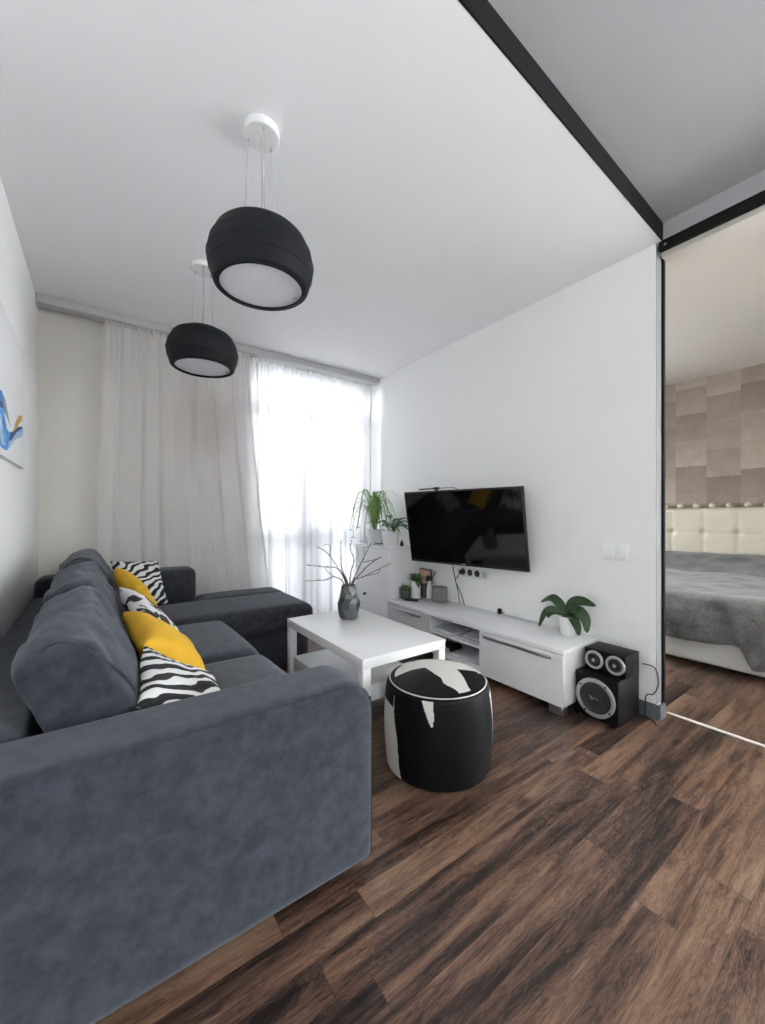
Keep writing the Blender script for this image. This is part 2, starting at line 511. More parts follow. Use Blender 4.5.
def soft_box(x0, x1, y0, y1, z0, z1, r, puff=0.0, n=14, wr=0.0, ws=6.0, seed=0.0):
    """rounded upholstery block: grid cube pulled to a rounded box, top/front puffed, slight wrinkles"""
    bm = bmesh.new(); bmesh.ops.create_cube(bm, size=2)
    bmesh.ops.subdivide_edges(bm, edges=list(bm.edges), cuts=n, use_grid_fill=True)
    c = Vector(((x0 + x1) / 2, (y0 + y1) / 2, (z0 + z1) / 2)); h = Vector(((x1 - x0) / 2, (y1 - y0) / 2, (z1 - z0) / 2))
    for v in bm.verts:
        q0 = v.co.copy()
        # concentrate rows near edges
        q = Vector([math.copysign(abs(a) ** .75, a) for a in q0])
        p = Vector((q.x * h.x, q.y * h.y, q.z * h.z))
        inn = Vector([max(-(h[i] - r), min(h[i] - r, p[i])) for i in range(3)])
        d = p - inn
        if d.length > 1e-6: p = inn + d.normalized() * min(d.length, r) if sum(abs(d[i]) > 1e-6 for i in range(3)) > 1 else inn + d
        if puff:
            k = [max(0, 1 - abs(q[i]) ** 2.5) for i in range(3)]
            if q.z > .98: p.z += puff * k[0] * k[1]
            if q.x > .98: p.x += puff * .6 * k[1] * k[2]
        if wr:
            s = noise.noise(Vector((p.x * ws + seed, p.y * ws * 1.3, p.z * ws + seed)))
            p += p.normalized() * s * wr
        v.co = p + c
    return bm


# ================================================================== ROOM
XW, YW, XL = 2.444, 3.62, -.355          # TV wall, window wall, left wall
YD = .850                                 # end of the TV wall / ceiling step
ZC, ZH = 2.577, 2.670                     # living ceiling / hall ceiling
XB, ZB = 5.70, 2.714                      # bedroom back wall and ceiling
YBK = -2.60

b = B(); box(b, XL - .2, XB + .2, YBK - .2, YW + .2, -.1, 0); struct('floor', b, M['floor'])
def skew(b):
    """the ceiling step runs very slightly out of square"""
    for v in b.verts:
        if abs(v.co.y - YD) < .05: v.co.y += .031 * (v.co.x - XW)
    return b


b = B(); box(b, XL - .2, XW + .06, YD - .014, YW + .2, ZC, ZC + .35); struct('ceiling', skew(b), M['ceiling'])
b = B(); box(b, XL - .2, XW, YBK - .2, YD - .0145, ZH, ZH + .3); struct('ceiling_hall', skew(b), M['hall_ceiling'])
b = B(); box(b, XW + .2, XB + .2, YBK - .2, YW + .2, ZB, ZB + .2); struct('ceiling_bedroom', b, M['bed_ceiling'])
b = B(); box(b, XL, XW - .001, YD - .0215, YD - .0145, ZC - .001, ZH - .0005); struct('trim_1', skew(b), M['black'])
b = B(); box(b, XL - .2, XL, YBK - .2, YW + .2, 0, ZH); struct('wall_left', b, M['wall'])
b = B(); box(b, XW, XW + .068, YD + .012, YW, 0, ZC); struct('wall_right', b, M['wall'])
# bedroom-side leaf of the partition, behind the sliding-door pocket
b = B(); box(b, XW + .13, XW + .2, .96, YW, 0, ZB); struct('wall_partition', b, M['wall'])
# header over the sliding door, its shade put into the colour
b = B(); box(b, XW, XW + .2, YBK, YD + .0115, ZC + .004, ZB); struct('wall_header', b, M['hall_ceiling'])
# black sliding-door track and its upright
tr_ = thing('sliding_door_track', 'black sliding door track and upright framing the bedroom opening', 'door track', (XW + .08, YD, 0))
b = B(); box(b, XW + .003, XW + .034, YBK + .01, YD - .0, 2.531, ZC + .0035, .002, 1); tk = obj('track', b, M['black'], tr_, False)
b = B(); box(b, XW + .0685, XW + .092, YD - .002, YD + .011, 0.001, 2.5305, .001, 1); obj('upright', b, M['black'], tr_, False)
b = B(); lathe(b, [(0, .004), (.006, .003), (.007, 0)], (0, 0, 0), 16, '-x'); bmesh.ops.translate(b, verts=b.verts, vec=(XW + .0028, YD - .03, 2.552))
obj('screw', b, M['metal'], tr_)
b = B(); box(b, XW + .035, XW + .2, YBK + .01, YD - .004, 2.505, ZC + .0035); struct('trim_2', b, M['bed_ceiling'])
b = B(); box(b, XW + .112, XW + .130, YBK + .02, YD + .0, .0005, .009, .003, 2)
tag(obj('floor_guide', b, M['strip'], None, org=(XW + .12, YD, 0)), 'thin white sliding door guide strip on the wooden floor at the bedroom opening', 'floor strip')
# window wall: solid left of the opening, lintel, right return
WX0, WX1, WZ0, WZ1 = 1.08, 2.42, .06, 2.475
b = B()
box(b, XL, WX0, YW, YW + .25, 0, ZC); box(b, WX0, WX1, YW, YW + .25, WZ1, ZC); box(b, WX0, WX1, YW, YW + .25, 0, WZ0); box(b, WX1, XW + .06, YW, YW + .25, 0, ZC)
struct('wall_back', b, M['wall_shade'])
b = B(); box(b, XW + .0003, XW + .068, YD + .0095, YD + .0115, .08, ZC - .0); struct('trim_3', b, plain('wall_end_shaded', (.30, .315, .31), .7, var=.01))  # wall end strip darkened, its shade put into the colour
b = B(); box(b, XW - .013, XW - .0005, YD - .001, 1.14, .0005, .08, .003, 2); box(b, XW - .013, XW + .066, YD - .0145, YD - .0012, .0005, .08, .003, 2); struct('baseboard_right', b, M['base'])
b = B(); box(b, XL + .0005, XL + .014, 1.0, 3.6, .0005, .07, .003, 2); struct('baseboard_left', b, M['base'])
# bedroom shell
KY_0, KY_1, KZ0, KZ1 = -2.5, -.45, .20, 2.6
b = B(); box(b, XB, XB + .2, KY_1, YW + .2, 0, ZB); box(b, XB, XB + .2, YBK - .2, KY_0, 0, ZB); box(b, XB, XB + .2, KY_0, KY_1, 0, KZ0); box(b, XB, XB + .2, KY_0, KY_1, KZ1, ZB)
struct('wall_bedroom', b, M['patch'])
b = B()
BWX0, BWX1, BWZ0, BWZ1 = 3.55, 4.3, .9, 2.1
box(b, XW + .2, BWX0, YW, YW + .25, 0, ZB); box(b, BWX1, XB, YW, YW + .25, 0, ZB); box(b, BWX0, BWX1, YW, YW + .25, 0, BWZ0); box(b, BWX0, BWX1, YW, YW + .25, BWZ1, ZB)
struct('wall_bedroom_side', b, M['wall'])
# unseen partition added to block fill light from the bedroom; wall behind camera
b = B(); box(b, 3.9, XB, -.42, -.34, 0, ZB); struct('wall_light_block', b, M['wall'])
b = B(); box(b, XL, XB, YBK - .2, YBK, 0, ZB)
struct('wall_front', b, M['wall'])


def window(name, x0, x1, z0, z1, y, mull, rails, glass='glass'):
    out = 1
    """frame + panes in a wall at y (outer face side given by out)"""
    r = bpy.data.objects.new(name, None); COL.objects.link(r); r.location = ((x0 + x1) / 2, y, z0); r['kind'] = 'structure'
    ORG[r.name] = Vector(r.location)
    f = B(); w = .06; ya, yb = sorted((y + out * .06, y + out * .13))
    box(f, x0, x0 + w, ya, yb, z0, z1, .006, 1); box(f, x1 - w, x1, ya, yb, z0, z1, .006, 1)
    box(f, x0 + w, x1 - w, ya, yb, z0, z0 + w, .006, 1); box(f, x0 + w, x1 - w, ya, yb, z1 - w, z1, .006, 1)
    for m, wd, za, zb in mull: box(f, m - wd / 2, m + wd / 2, ya + .002, yb - .002, za, zb, .006, 1)
    for z, hd in rails: box(f, x0 + w, x1 - w, ya + .001, yb - .001, z - hd / 2, z + hd / 2, .006, 1)
    obj('window_frame', f, M['upvc'], r, False)
    g = B(); ym = (ya + yb) / 2
    box(g, x0 + w * .5, x1 - w * .5, ym - .004, ym + .004, z0 + w * .5, z1 - w * .5)
    obj('pane', g, M[glass], r, False)
    return r


window('window_1', WX0 + .002, WX1 - .002, WZ0 + .002, WZ1 - .002, YW, [(1.66, .13, WZ0, 2.1), (2.33, .06, WZ0, 2.1)], [(2.12, .10), (.93, .07)], 'glass_dimmed')
window('window_2', BWX0 + .002, BWX1 - .002, BWZ0 + .002, BWZ1 - .002, YW, [((BWX0 + BWX1) / 2, .1, BWZ0, BWZ1)], [])
w3 = window('window_fill', KY_0 + .002, KY_1 - .002, KZ0 + .002, KZ1 - .002, 0, [((KY_0 + KY_1) / 2, .1, KZ0, KZ1)], [])  # unseen window added as side fill for the left wall
w3.rotation_euler = (0, 0, PI / 2); w3.location = (XB, (KY_0 + KY_1) / 2, KZ0 + .002)
w3.rotation_euler = (0, 0, -PI / 2)
# balcony parapet outside
b = B(); box(b, .6, 2.9, 4.75, 4.85, -.1, .95); box(b, .6, 2.9, YW + .26, 4.75, -.1, .0); struct('balcony_wall', b, M['parapet'])

# ================================================================== CURTAINS
b = B(); box(b, XL + .002, XW - .012, 3.435, 3.535, ZC - .056, ZC - .001, .004, 2)
tag(obj('curtain_rail', b, M['rail'], None, org=(1.0, 3.48, ZC)), 'long pale grey ceiling rail carrying the sheer curtains', 'curtain rail')


def curtain(name, label, x0t, x1t, x0b, x1b, yc, zt, zb, nf, amp, mat, seed, ease=1.6, ns=220, nt_=40):
    rnd = random.Random(seed)
    ph = [rnd.uniform(0, 6.28) for _ in range(6)]
    bm = B(); rows = []
    for j in range(nt_ + 1):
        t = j / nt_; z = zt + (zb - zt) * t; e = t ** ease; row = []
        for i in range(ns + 1):
            s = i / ns
            sw = s + .018 * math.sin(s * 17 + ph[0]) + .010 * math.sin(s * 41 + ph[1])
            x = (x0t + (x1t - x0t) * s) * (1 - e) + (x0b + (x1b - x0b) * s) * e
            fold = math.sin(2 * PI * nf * sw + ph[2]) + .5 * math.sin(2 * PI * nf * .53 * sw + ph[3] + t * 1.1) + .3 * math.sin(2 * PI * nf * 1.9 * sw + ph[4] - t)
            fine = math.sin(2 * PI * nf * 3.4 * sw + ph[5])
            a = amp * (.35 + .65 * min(1, t * 2.2))
            y = yc + a * fold / 1.8 + fine * .006 * max(0, 1 - t * 5)
            x += .012 * t * math.cos(2 * PI * nf * sw + ph[2])
            row.append(bm.verts.new((x, y, z)))
        rows.append(row)
    for j in range(nt_):
        for i in range(ns):
            bm.faces.new((rows[j][i], rows[j][i + 1], rows[j + 1][i + 1], rows[j + 1][i]))
    root = thing(name, label, 'curtain', ((x0t + x1t) / 2, yc, zb), 'sheer curtains on the rail')
    obj('cloth', bm, mat, root, angle=180)
    hb = B()
    top = []
    for i in range(ns * 2 + 1):
        s = i / (ns * 2); x = x0t + (x1t - x0t) * s
        top.append((x, yc + .007 * math.sin(x * 190) + .006 * math.sin(x * 71)))
    vs = [[hb.verts.new((x, y, z)) for x, y in top] for z in (zt + .004, zt + .03)]
    for i in range(len(top) - 1): hb.faces.new((vs[0][i], vs[0][i + 1], vs[1][i + 1], vs[1][i]))
    obj('heading_tape', hb, mat, root, angle=180)
    return root


curtain('sheer_curtain', 'greyish sheer curtain hanging over the solid wall behind the sofa corner', .02, 1.06, -.06, 1.30, 3.468, ZC - .088, .02, 9, .024, M['sheer'], 3, 1.3)
curtain('sheer_curtain', 'bright white sheer curtain hanging in front of the glazed balcony window', .98, 2.375, .98, 2.375, 3.522, ZC - .088, .015, 11, .024, M['sheer_w'], 5)

# radiator and tan canvas behind the left curtain
rad = thing('radiator', 'pale panel radiator on the wall behind the sheer curtain', 'radiator', (.62, 3.58, .12))
b = B()
for k in range(15): box(b, .36 + k * .033, .36 + k * .033 + .030, 3.555, 3.60, .13, .68, .006, 2)
obj('panel', b, M['radiator'], rad)
b = B(); box(b, .35, .865, 3.553, 3.602, .682, .695, .002, 1); obj('top_grille', b, M['radiator'], rad)
for x in (.42, .79):
    b = B(); box(b, x, x + .03, 3.602, YW - .0005, .2, .6); obj('bracket', b, M['radiator'], rad)
    b = B(); box(b, x + .005, x + .025, 3.565, 3.59, .0005, .1295); obj('foot', b, M['radiator'], rad)
pc = thing('canvas_picture', 'tan brown canvas picture seen dimly through the sheer curtain', 'picture', (.70, YW - .02, 1.66))
b = B(); box(b, .50, .93, YW - .03, YW - .0005, 1.66, 2.10, .003, 1); obj('canvas', b, M['tan'], pc)

# ================================================================== SOFA
sofa = thing('corner_sofa', 'large charcoal blue suede corner sofa with chaise along the left wall', 'sofa', (.2, 2.2, 0))
SX0, SX1, SY0, SY1 = XL + .016, .690, 1.000, 3.425
obj('armrest', soft_box(SX0, SX1, SY0, 1.212, .038, .600, .032, 0, 26), M['suede'], sofa, angle=180)
arm = sofa.children[-1]
# rounder front-top corner of the near arm
for v in arm.data.vertices:
    w = v.co + Vector(sofa.location)
    R = .095; cx_, cz_ = SX1 - R, .600 - R
    if w.x > cx_ and w.z > cz_:
        d = Vector((w.x - cx_, w.z - cz_)); m_ = max(d.x, d.y)
        if d.length > 1e-6:
            sc = m_ / d.length
            v.co.x = cx_ + d.x * sc - sofa.location.x; v.co.z = cz_ + d.y * sc - sofa.location.z
b = B()
tube(b, smooth_path([(SX0 + .01, SY0 + .010, .592), (.2, SY0 + .010, .592), (.55, SY0 + .010, .592), (.60, SY0 + .010, .590), (.645, SY0 + .010, .572), (.672, SY0 + .010, .54), (.681, SY0 + .010, .49), (.682, SY0 + .010, .06)], 6), .0022, 6)
obj('seam', b, M['seam'], arm)
obj('armrest', soft_box(SX0, .585, 3.20, SY1, .045, .712, .05, 0, 20), M['suede'], sofa, angle=180)
obj('back_frame', soft_box(SX0, -.145, 1.214, 3.198, .05, .605, .03, 0, 24), M['suede'], sofa, angle=180)
obj('seat_base', soft_box(-.143, .600, 1.214, 2.60, .05, .285, .02, 0, 16), M['suede'], sofa, angle=180)
obj('seat_cushion', soft_box(-.143, .645, 1.218, 1.872, .288, .455, .06, .018, 20, .004, 7, 1.0), M['suede'], sofa, angle=180)
obj('seat_cushion', soft_box(-.143, .640, 1.878, 2.606, .288, .455, .06, .018, 20, .004, 7, 4.0), M['suede'], sofa, angle=180)
ch = obj('chaise_base', soft_box(-.143, 1.235, 2.645, 3.198, .045, .285, .02, 0, 18), M['suede'], sofa, angle=180)
obj('chaise_base', soft_box(.59, 1.235, 3.196, SY1, .045, .285, .02, 0, 12), M['suede'], sofa, angle=180)
# chaise mattress: L-shaped round the far arm -> main slab and rear strip
obj('chaise_cushion', soft_box(-.143, 1.27, 2.612, 3.197, .288, .468, .06, .016, 24, .004, 6, 8.0), M['suede'], sofa, angle=180)
obj('chaise_cushion', soft_box(.588, 1.265, 3.12, SY1, .288, .474, .055, .010, 20, .003, 6, 9.0), M['suede'], sofa, angle=180)
for x, y in ((.62, 1.10), (-.28, 1.10), (1.15, 2.72), (1.15, 3.33), (-.25, 3.30)):
    b = B(); lathe(b, [(0, .001), (.022, .001), (.026, .046), (0, .046)], (x, y, 0), 20); obj('foot', b, M['black_plastic'], sofa)


def back_cushion(label, y0, y1, z0, ztop0, ztop1, seed, lean=0.0):
    """big loose cushion: quad cross-section in XZ, puffed, wrinkled across its length"""
    bm = bmesh.new(); bmesh.ops.create_cube(bm, size=2)
    bmesh.ops.subdivide_edges(bm, edges=list(bm.edges), cuts=30, use_grid_fill=True)
    L = (y1 - y0) / 2; yc = (y0 + y1) / 2
    for v in bm.verts:
        q = v.co.copy()
        # superellipse rounding
        e = 14.0
        nrm = (abs(q.x) ** e + abs(q.y) ** e + abs(q.z) ** e) ** (1 / e)
        q /= max(nrm, 1e-6)
        u, w = (q.x + 1) / 2, (q.z + 1) / 2
        t = (q.y + 1) / 2
        zt = ztop0 + (ztop1 - ztop0) * t
        bl, br = Vector((-.075, z0)), Vector((.140 + lean, z0))
        tl, tr = Vector((-.182, zt - .055)), Vector((-.020 + lean, zt + .0))
        p = (bl * (1 - u) + br * u) * (1 - w) + (tl * (1 - u) + tr * u) * w
        # belly on the seat side, crown on top
        p.x += .028 * math.sin(PI * w) * max(0, q.x) * (1 - abs(q.y) ** 3)
        p.y += .022 * max(0, q.z) * (1 - q.x * q.x) * (1 - .5 * abs(q.y) ** 4)
        y = yc + q.y * L
        wr = noise.noise(Vector((q.x * 1.2 + seed, y * 7.5, q.z * 1.6 + seed * 2)))
        wr2 = noise.noise(Vector((q.x * 3 + seed, y * 18, q.z * 3)))
        k = .011 * wr + .004 * wr2
        p.x += k * q.x * .8 + k * .3; p.y += k * (1.2 if q.z > 0 else .2)
        if p.y < .62: p.x = max(p.x, -.138)
        v.co = Vector((p.x, y, p.y))
    c0 = (0, yc, z0)
    root = thing('sofa_back_cushion', label, 'cushion', c0, 'loose back cushions of the sofa')
    obj('cushion_cover', bm, M['suede'], root, angle=180)
    # piping round the near end
    sb = B(); pts = []
    e = 14.0
    for k in range(65):
        a = 2 * PI * k / 64; qx, qz = math.cos(a), math.sin(a)
        n_ = (abs(qx) ** e + abs(qz) ** e + .86 ** e) ** (1 / e); qx, qz = qx / n_ * 1.004, qz / n_ * 1.004; qy = -.86 / n_
        u, w = (qx + 1) / 2, (qz + 1) / 2; t = (qy + 1) / 2; zt = ztop0 + (ztop1 - ztop0) * t
        p = (Vector((-.075, z0)) * (1 - u) + Vector((.140 + lean, z0)) * u) * (1 - w) + (Vector((-.182, zt - .055)) * (1 - u) + Vector((-.020 + lean, zt)) * u) * w
        p.x += .028 * math.sin(PI * w) * max(0, qx) * (1 - abs(qy) ** 3)
        p.y += .022 * max(0, qz) * (1 - qx * qx) * (1 - .5 * abs(qy) ** 4)
        if p.y < .62: p.x = max(p.x, -.138)
        pts.append((p.x, yc + qy * L, p.y))
    tube(sb, pts, .004, 6); obj('piping', sb, M['suede'], root)
    return root


back_cushion('charcoal sofa back cushion nearest the camera, beside the near armrest', 1.235, 1.900, .478, .785, .835, 1.0)
back_cushion('middle charcoal sofa back cushion behind the spotted and lower yellow pillows', 1.905, 2.545, .478, .84, .875, 5.0, -.01)
back_cushion('farthest charcoal sofa back cushion in the curtain corner', 2.550, 3.190, .492, .885, .89, 9.0, -.01)


def throw_pillow(label, name, c, w, h, t, rot, mat, seed, group='throw pillows on the sofa'):
    bm = B(); n = 36; grid = {}
    for s in (1, -1):
        for i in range(n + 1):
            for j in range(n + 1):
                a, d = i / n * 2 - 1, j / n * 2 - 1
                if s == -1 and (i in (0, n) or j in (0, n)): grid[s, i, j] = grid[1, i, j]; continue
                # pinched sides between pointed corners
                x = a * w / 2 * (1 - .07 * (1 - d * d)); y = d * h / 2 * (1 - .07 * (1 - a * a))
                prof = (max(0, 1 - a ** 4) * max(0, 1 - d ** 4)) ** .55
                z = s * t / 2 * prof
                z += .007 * noise.noise(Vector((a * 2.5 + seed, d * 2.5, s * 3 + seed))) * prof
                grid[s, i, j] = bm.verts.new((x, y, z))
    for s in (1, -1):
        for i in range(n):
            for j in range(n):
                q = [grid[s, i, j], grid[s, i + 1, j], grid[s, i + 1, j + 1], grid[s, i, j + 1]]
                bm.faces.new(q if s == 1 else q[::-1])
    root = obj(name, bm, mat, None, angle=180)
    root.rotation_euler = rot; root.location = c
    tag(root, label, 'pillow', group)
    return root


def bvh_of(objs):
    from mathutils.bvhtree import BVHTree
    vs, fs = [], []
    bpy.context.view_layer.update()
    for o in objs:
        n0 = len(vs); vs += [o.matrix_world @ v.co for v in o.data.vertices]; fs += [[n0 + i for i in p.vertices] for p in o.data.polygons]
    return BVHTree.FromPolygons(vs, fs)


def conform(o, obstacles, m=.007):
    """a soft pillow gives way where it rests on something"""
    bpy.context.view_layer.update(); inv = o.matrix_world.inverted()
    for ob in obstacles:
        t = bvh_of([ob])
        for _ in range(2):
            for v in o.data.vertices:
                w = o.matrix_world @ v.co; q, nr, idx, d = t.find_nearest(w)
                if q is None or d > .12: continue
                k = (w - q).dot(nr)
                if k < m: v.co = inv @ (q + nr * m) if k < 0 or d < m else v.co
    o.data.update()


def frame_rot(xdir, ydir):
    x = Vector(xdir).normalized(); y = Vector(ydir); y = (y - x * y.dot(x)).normalized(); z = x.cross(y)
    return Matrix((x, y, z)).transposed().to_euler()


# (x axis along the pillow's bottom edge, y axis up its slope)
throw_pillow('bold black and white zebra pillow nearest the camera, by the near armrest', 'zebra_pillow', (.205, 1.392, .553), .34, .29, .085,
             frame_rot((.0, -.35, -.045), (-.26, .06, .14)), M['zebra_bold'], 1)
throw_pillow('larger mustard yellow pillow between the bold zebra and the spotted pillow', 'yellow_pillow', (.200, 1.750, .590), .33, .30, .13,
             frame_rot((.05, -.34, -.06), (-.22, .05, .21)), M['yellow'], 2)
throw_pillow('black and white cow spotted pillow between the two yellow pillows', 'spotted_pillow', (.195, 2.13, .612), .33, .31, .10,
             frame_rot((.06, -.30, -.07), (-.19, .06, .23)), M['cow'], 3)
throw_pillow('smaller mustard yellow pillow in front of the fine zebra pillow', 'yellow_pillow', (.160, 2.57, .662), .25, .28, .11,
             frame_rot((.10, -.26, -.10), (-.15, .06, .24)), M['yellow'], 4)
throw_pillow('fine striped zebra pillow propped in the far corner against the far armrest', 'zebra_pillow', (.205, 2.985, .665), .29, .34, .10,
             frame_rot((.27, .08, -.02), (-.03, .19, .26)), M['zebra_fine'], 5)

soft = [o for o in COL.objects if o.type == 'MESH' and o.parent and (o.parent == sofa or o.parent.name.startswith('sofa_back'))]
done = []
for o in reversed([o for o in COL.objects if o.get('category') == 'pillow']):
    conform(o, [q for q in soft if q.name.split('.')[0] not in ('foot', 'seam', 'piping', 'seat_base', 'chaise_base', 'back_frame')] + done); done.append(o)

# ================================================================== COFFEE TABLE
tb = thing('coffee_table', 'white square-legged coffee table with a lower shelf beside the chaise', 'table', (1.23, 1.95, 0))
TX0, TX1, TY0, TY1 = .960, 1.480, 1.490, 2.375
b = B(); box(b, TX0, TX1, TY0, TY1, .402, .45, .002, 2); obj('tabletop', b, M['white'], tb)
for x in (TX0 + .001, TX1 - .046):
    for y in (TY0 + .001, TY1 - .046):
        b = B(); box(b, x, x + .045, y, y + .045, .0005, .4015, .002, 2); obj('leg', b, M['white'], tb)
b = B(); box(b, TX0 + .02, TX1 - .02, TY0 + .20, TY1 - .054, .135, .222, .003, 2); obj('shelf', b, M['white'], tb)

vs = thing('glass_vase', 'smoky grey faceted glass vase on the white coffee table', 'vase', (1.285, 2.16, .451))
b = B()
seg = 9; rings = []
for r, z in ((0, 0), (.055, 0), (.063, .008), (.066, .03), (.070, .07), (.071, .10), (.064, .13), (.055, .16), (.049, .185), (.046, .205), (.048, .21), (.041, .21), (.040, .19), (.05, .15), (.055, .08), (.05, .02), (0, .015)):
    ring = []
    for k in range(seg if r else 1):
        a = 2 * PI * (k + .5 * (len(rings) // 2 % 2)) / seg
        rr = r
        if r: rr = r * (1 + .16 * noise.noise(Vector((math.cos(a) * 1.6, math.sin(a) * 1.6, z * 16))) * (1 if .02 < z < .19 else .2))
        ring.append(b.verts.new((1.285 + rr * math.cos(a), 2.16 + rr * math.sin(a), .451 + z)))
    rings.append(ring)
for p, q in zip(rings, rings[1:]):
    for k in range(seg):
        k2 = (k + 1) % seg
        if len(p) == 1: b.faces.new((p[0], q[k2], q[k]))
        elif len(q) == 1: b.faces.new((p[k], p[k2], q[0]))
        else: b.faces.new((p[k], p[k2], q[k2], q[k]))
obj('body', b, M['vase'], vs, angle=12)

# bare twigs in the vase: each one its own thing; (image-plane way points at about the vase's depth, depth offset at the tip)
TW = [([(346, 583), (338, 568), (327, 553), (317, 547)], -.03, 'slanting up past the curtain to the upper left', [((330, 557), (330, 545), (324, 545))]),
      ([(345, 583), (335, 577), (325, 580), (305, 581)], .06, 'reaching low and level to the left', [((335, 577), (327, 571), (325, 566))]),
      ([(346, 582), (338, 569), (325, 567), (306, 565)], -.09, 'reaching left in a middle line', []),
      ([(351, 583), (351, 571), (354, 560), (350, 548), (352, 540)], .075, 'rising upright with a kink above the vase mouth', [((354, 562), (358, 555), (356, 546))]),
      ([(354, 583), (357, 572), (364, 557), (371, 543)], .0, 'rising thick and dark to the upper right', [((361, 562), (369, 561), (380, 558)), ((364, 555), (364, 549), (369, 546))]),
      ([(355, 583), (362, 572), (370, 564), (381, 557)], -.06, 'forking up to the right of the vase', []),
      ([(356, 583), (365, 576), (379, 569), (391, 563)], .045, 'reaching farthest right towards the cabinet', [((367, 576), (378, 573), (380, 569))]),
      ([(347, 583), (342, 570), (341, 556), (341, 540)], .11, 'standing straight and thin left of the middle', [])]
for kt, (pts, dz, where, subs) in enumerate(TW):
    n = len(pts)
    P0 = [px(u, v, y=2.16 + dz * i / (n - 1)) for i, (u, v) in enumerate(pts)]
    P0[0].y += .018 * math.sin(kt * 2.4); P0[0].x = 1.285 + max(-.026, min(.026, P0[0].x - 1.285)); P0[0].z = .664
    base = Vector((1.285 + (P0[0].x - 1.285) * .5, 2.16 + (P0[0].y - 2.16) * .5, .50))
    path = smooth_path([base] + P0, 6)
    rr = [.0042 * (1 - .5 * i / (len(path) - 1)) for i in range(len(path))]
    b = B(); tube(b, path, rr, 6)
    for s in subs:
        sp = smooth_path([px(u, v, y=2.16 + dz * .6) for u, v in s], 5); tube(b, sp, .0021, 5)
    for i in range(8, len(path), 3):      # buds
        p = path[i]; q = p + Vector((random.uniform(-1, 1), random.uniform(-1, 1), random.uniform(.2, 1))).normalized() * .010
        tube(b, [p, p.lerp(q, .6), q], [.003, .0042, .001], 5)
    tag(obj('dry_twig', b, M['twig'], None, org=base), 'bare budding twig in the grey vase, ' + where, 'twig', 'bare twigs in the vase')

# ================================================================== POUF
PO = Vector((1.240, 1.300, 0)); PR, PH = .240, .372
cam_dir = math.atan2(-PO.y, -PO.x)


def inpoly(x, y, poly):
    r = False; j = len(poly) - 1
    for i in range(len(poly)):
        a, c = poly[i], poly[j]
        if (a[1] > y) != (c[1] > y) and x < (c[0] - a[0]) * (y - a[1]) / (c[1] - a[1] + 1e-9) + a[0]: r = not r
        j = i
    return r


def top_pq(pix):
    out = []
    for u, v in pix:
        w = px(u, v, z=PH + .015) - PO; a = math.atan2(w.y, w.x) - cam_dir; r = math.hypot(w.x, w.y) / (PR * .93)
        out.append((r * math.sin(a), -r * math.cos(a)))
    return out


# outlines of the dark patches on the top of the hide
TOPA = top_pq([(376, 690), (378, 680), (390, 674.5), (409, 670.6), (423, 670), (433, 675), (445, 685.5), (458, 691), (466, 697), (468, 701), (462, 712), (440, 718), (395, 712)])
TOPB = top_pq([(461, 671.4), (472, 670), (482, 669), (492, 672), (490, 690), (480, 695), (472, 685.5), (466, 678)])


def hide_value(phi, z, rad):
    """1 = white hair, 0 = black hair. phi measured from the camera-facing side, + = right"""
    if rad is not None:
        p, q = rad * math.sin(phi), -rad * math.cos(phi)
        w = .05 * noise.noise(Vector((p * 3, q * 3, 2)))
        return 0 if inpoly(p + w, q + w, TOPA) or inpoly(p + w, q - w, TOPB) else 1
    d = math.degrees(phi); w = 6 * noise.noise(Vector((phi * 2, z * 9, 5))); zz = z / PH
    if zz > .80 + .01 * w and -120 < d < -52: return 0
    left = -52 + 14 * (1 - zz) + w * .5
    right = 70 + 12 * (1 - zz) + w
    if d > 48 and zz > .90: return 0 if d < 105 else 1
    if left < d < right:
        k = (.97 - zz) / .26
        if 0 <= k < 1 and abs(d + 10 - 5 * k) < 6.0 * (1 - k) ** .6 + .8 * w / 6: return 1
        return 0
    if d < -118 or d > 150: return 0 if noise.noise(Vector((math.cos(phi) * 2, math.sin(phi) * 2, z * 4))) > .1 else 1
    return 1


b = B(); seg = 400; rings = []; info = []
prof = [(PR * .93, .004, 0)]
for k in range(1, 181):
    t = k / 180; z = .006 + (PH - .036) * t
    prof.append((PR * (.955 + .05 * math.sin(PI * t) ** .7), z, 0))
ER = .040
for k in range(1, 13):
    a = k / 12 * PI / 2 * .92
    prof.append((PR * .955 - ER + ER * math.cos(a), PH - .03 + ER * math.sin(a) * .85, 0))
r0 = prof[-1][0]; z0_ = prof[-1][1]
for k in range(1, 61):
    t = 1 - k / 60
    prof.append((r0 * t, z0_ + .026 * (1 - t * t), 1))
for r, z, top in prof:
    ring = []
    for k in range(seg if r > 1e-6 else 1):
        a = 2 * PI * k / seg + cam_dir
        wob = 1 + .012 * noise.noise(Vector((math.cos(a) * 2, math.sin(a) * 2, z * 5)))
        v = b.verts.new((PO.x + r * wob * math.cos(a), PO.y + r * wob * math.sin(a), z))
        phi = (a - cam_dir + PI) % (2 * PI) - PI
        info.append(hide_value(phi, z, (r / (r0)) if top else None)); ring.append(v)
    rings.append(ring)
for p, q in zip(rings, rings[1:]):
    for k in range(seg):
        k2 = (k + 1) % seg
        if len(q) == 1: b.faces.new((p[k], p[k2], q[0]))
        else: b.faces.new((p[k], p[k2], q[k2], q[k]))
b.faces.new(rings[0])
pf = thing('pouf', 'round black and white cowhide pouf on the wooden floor', 'pouf', PO)
po = obj('cover', b, M['hide'], pf, angle=60)
ca = po.data.attributes.new('hide', 'FLOAT', 'POINT')
for i, vv in enumerate(info): ca.data[i].value = vv
b = B(); pts = []
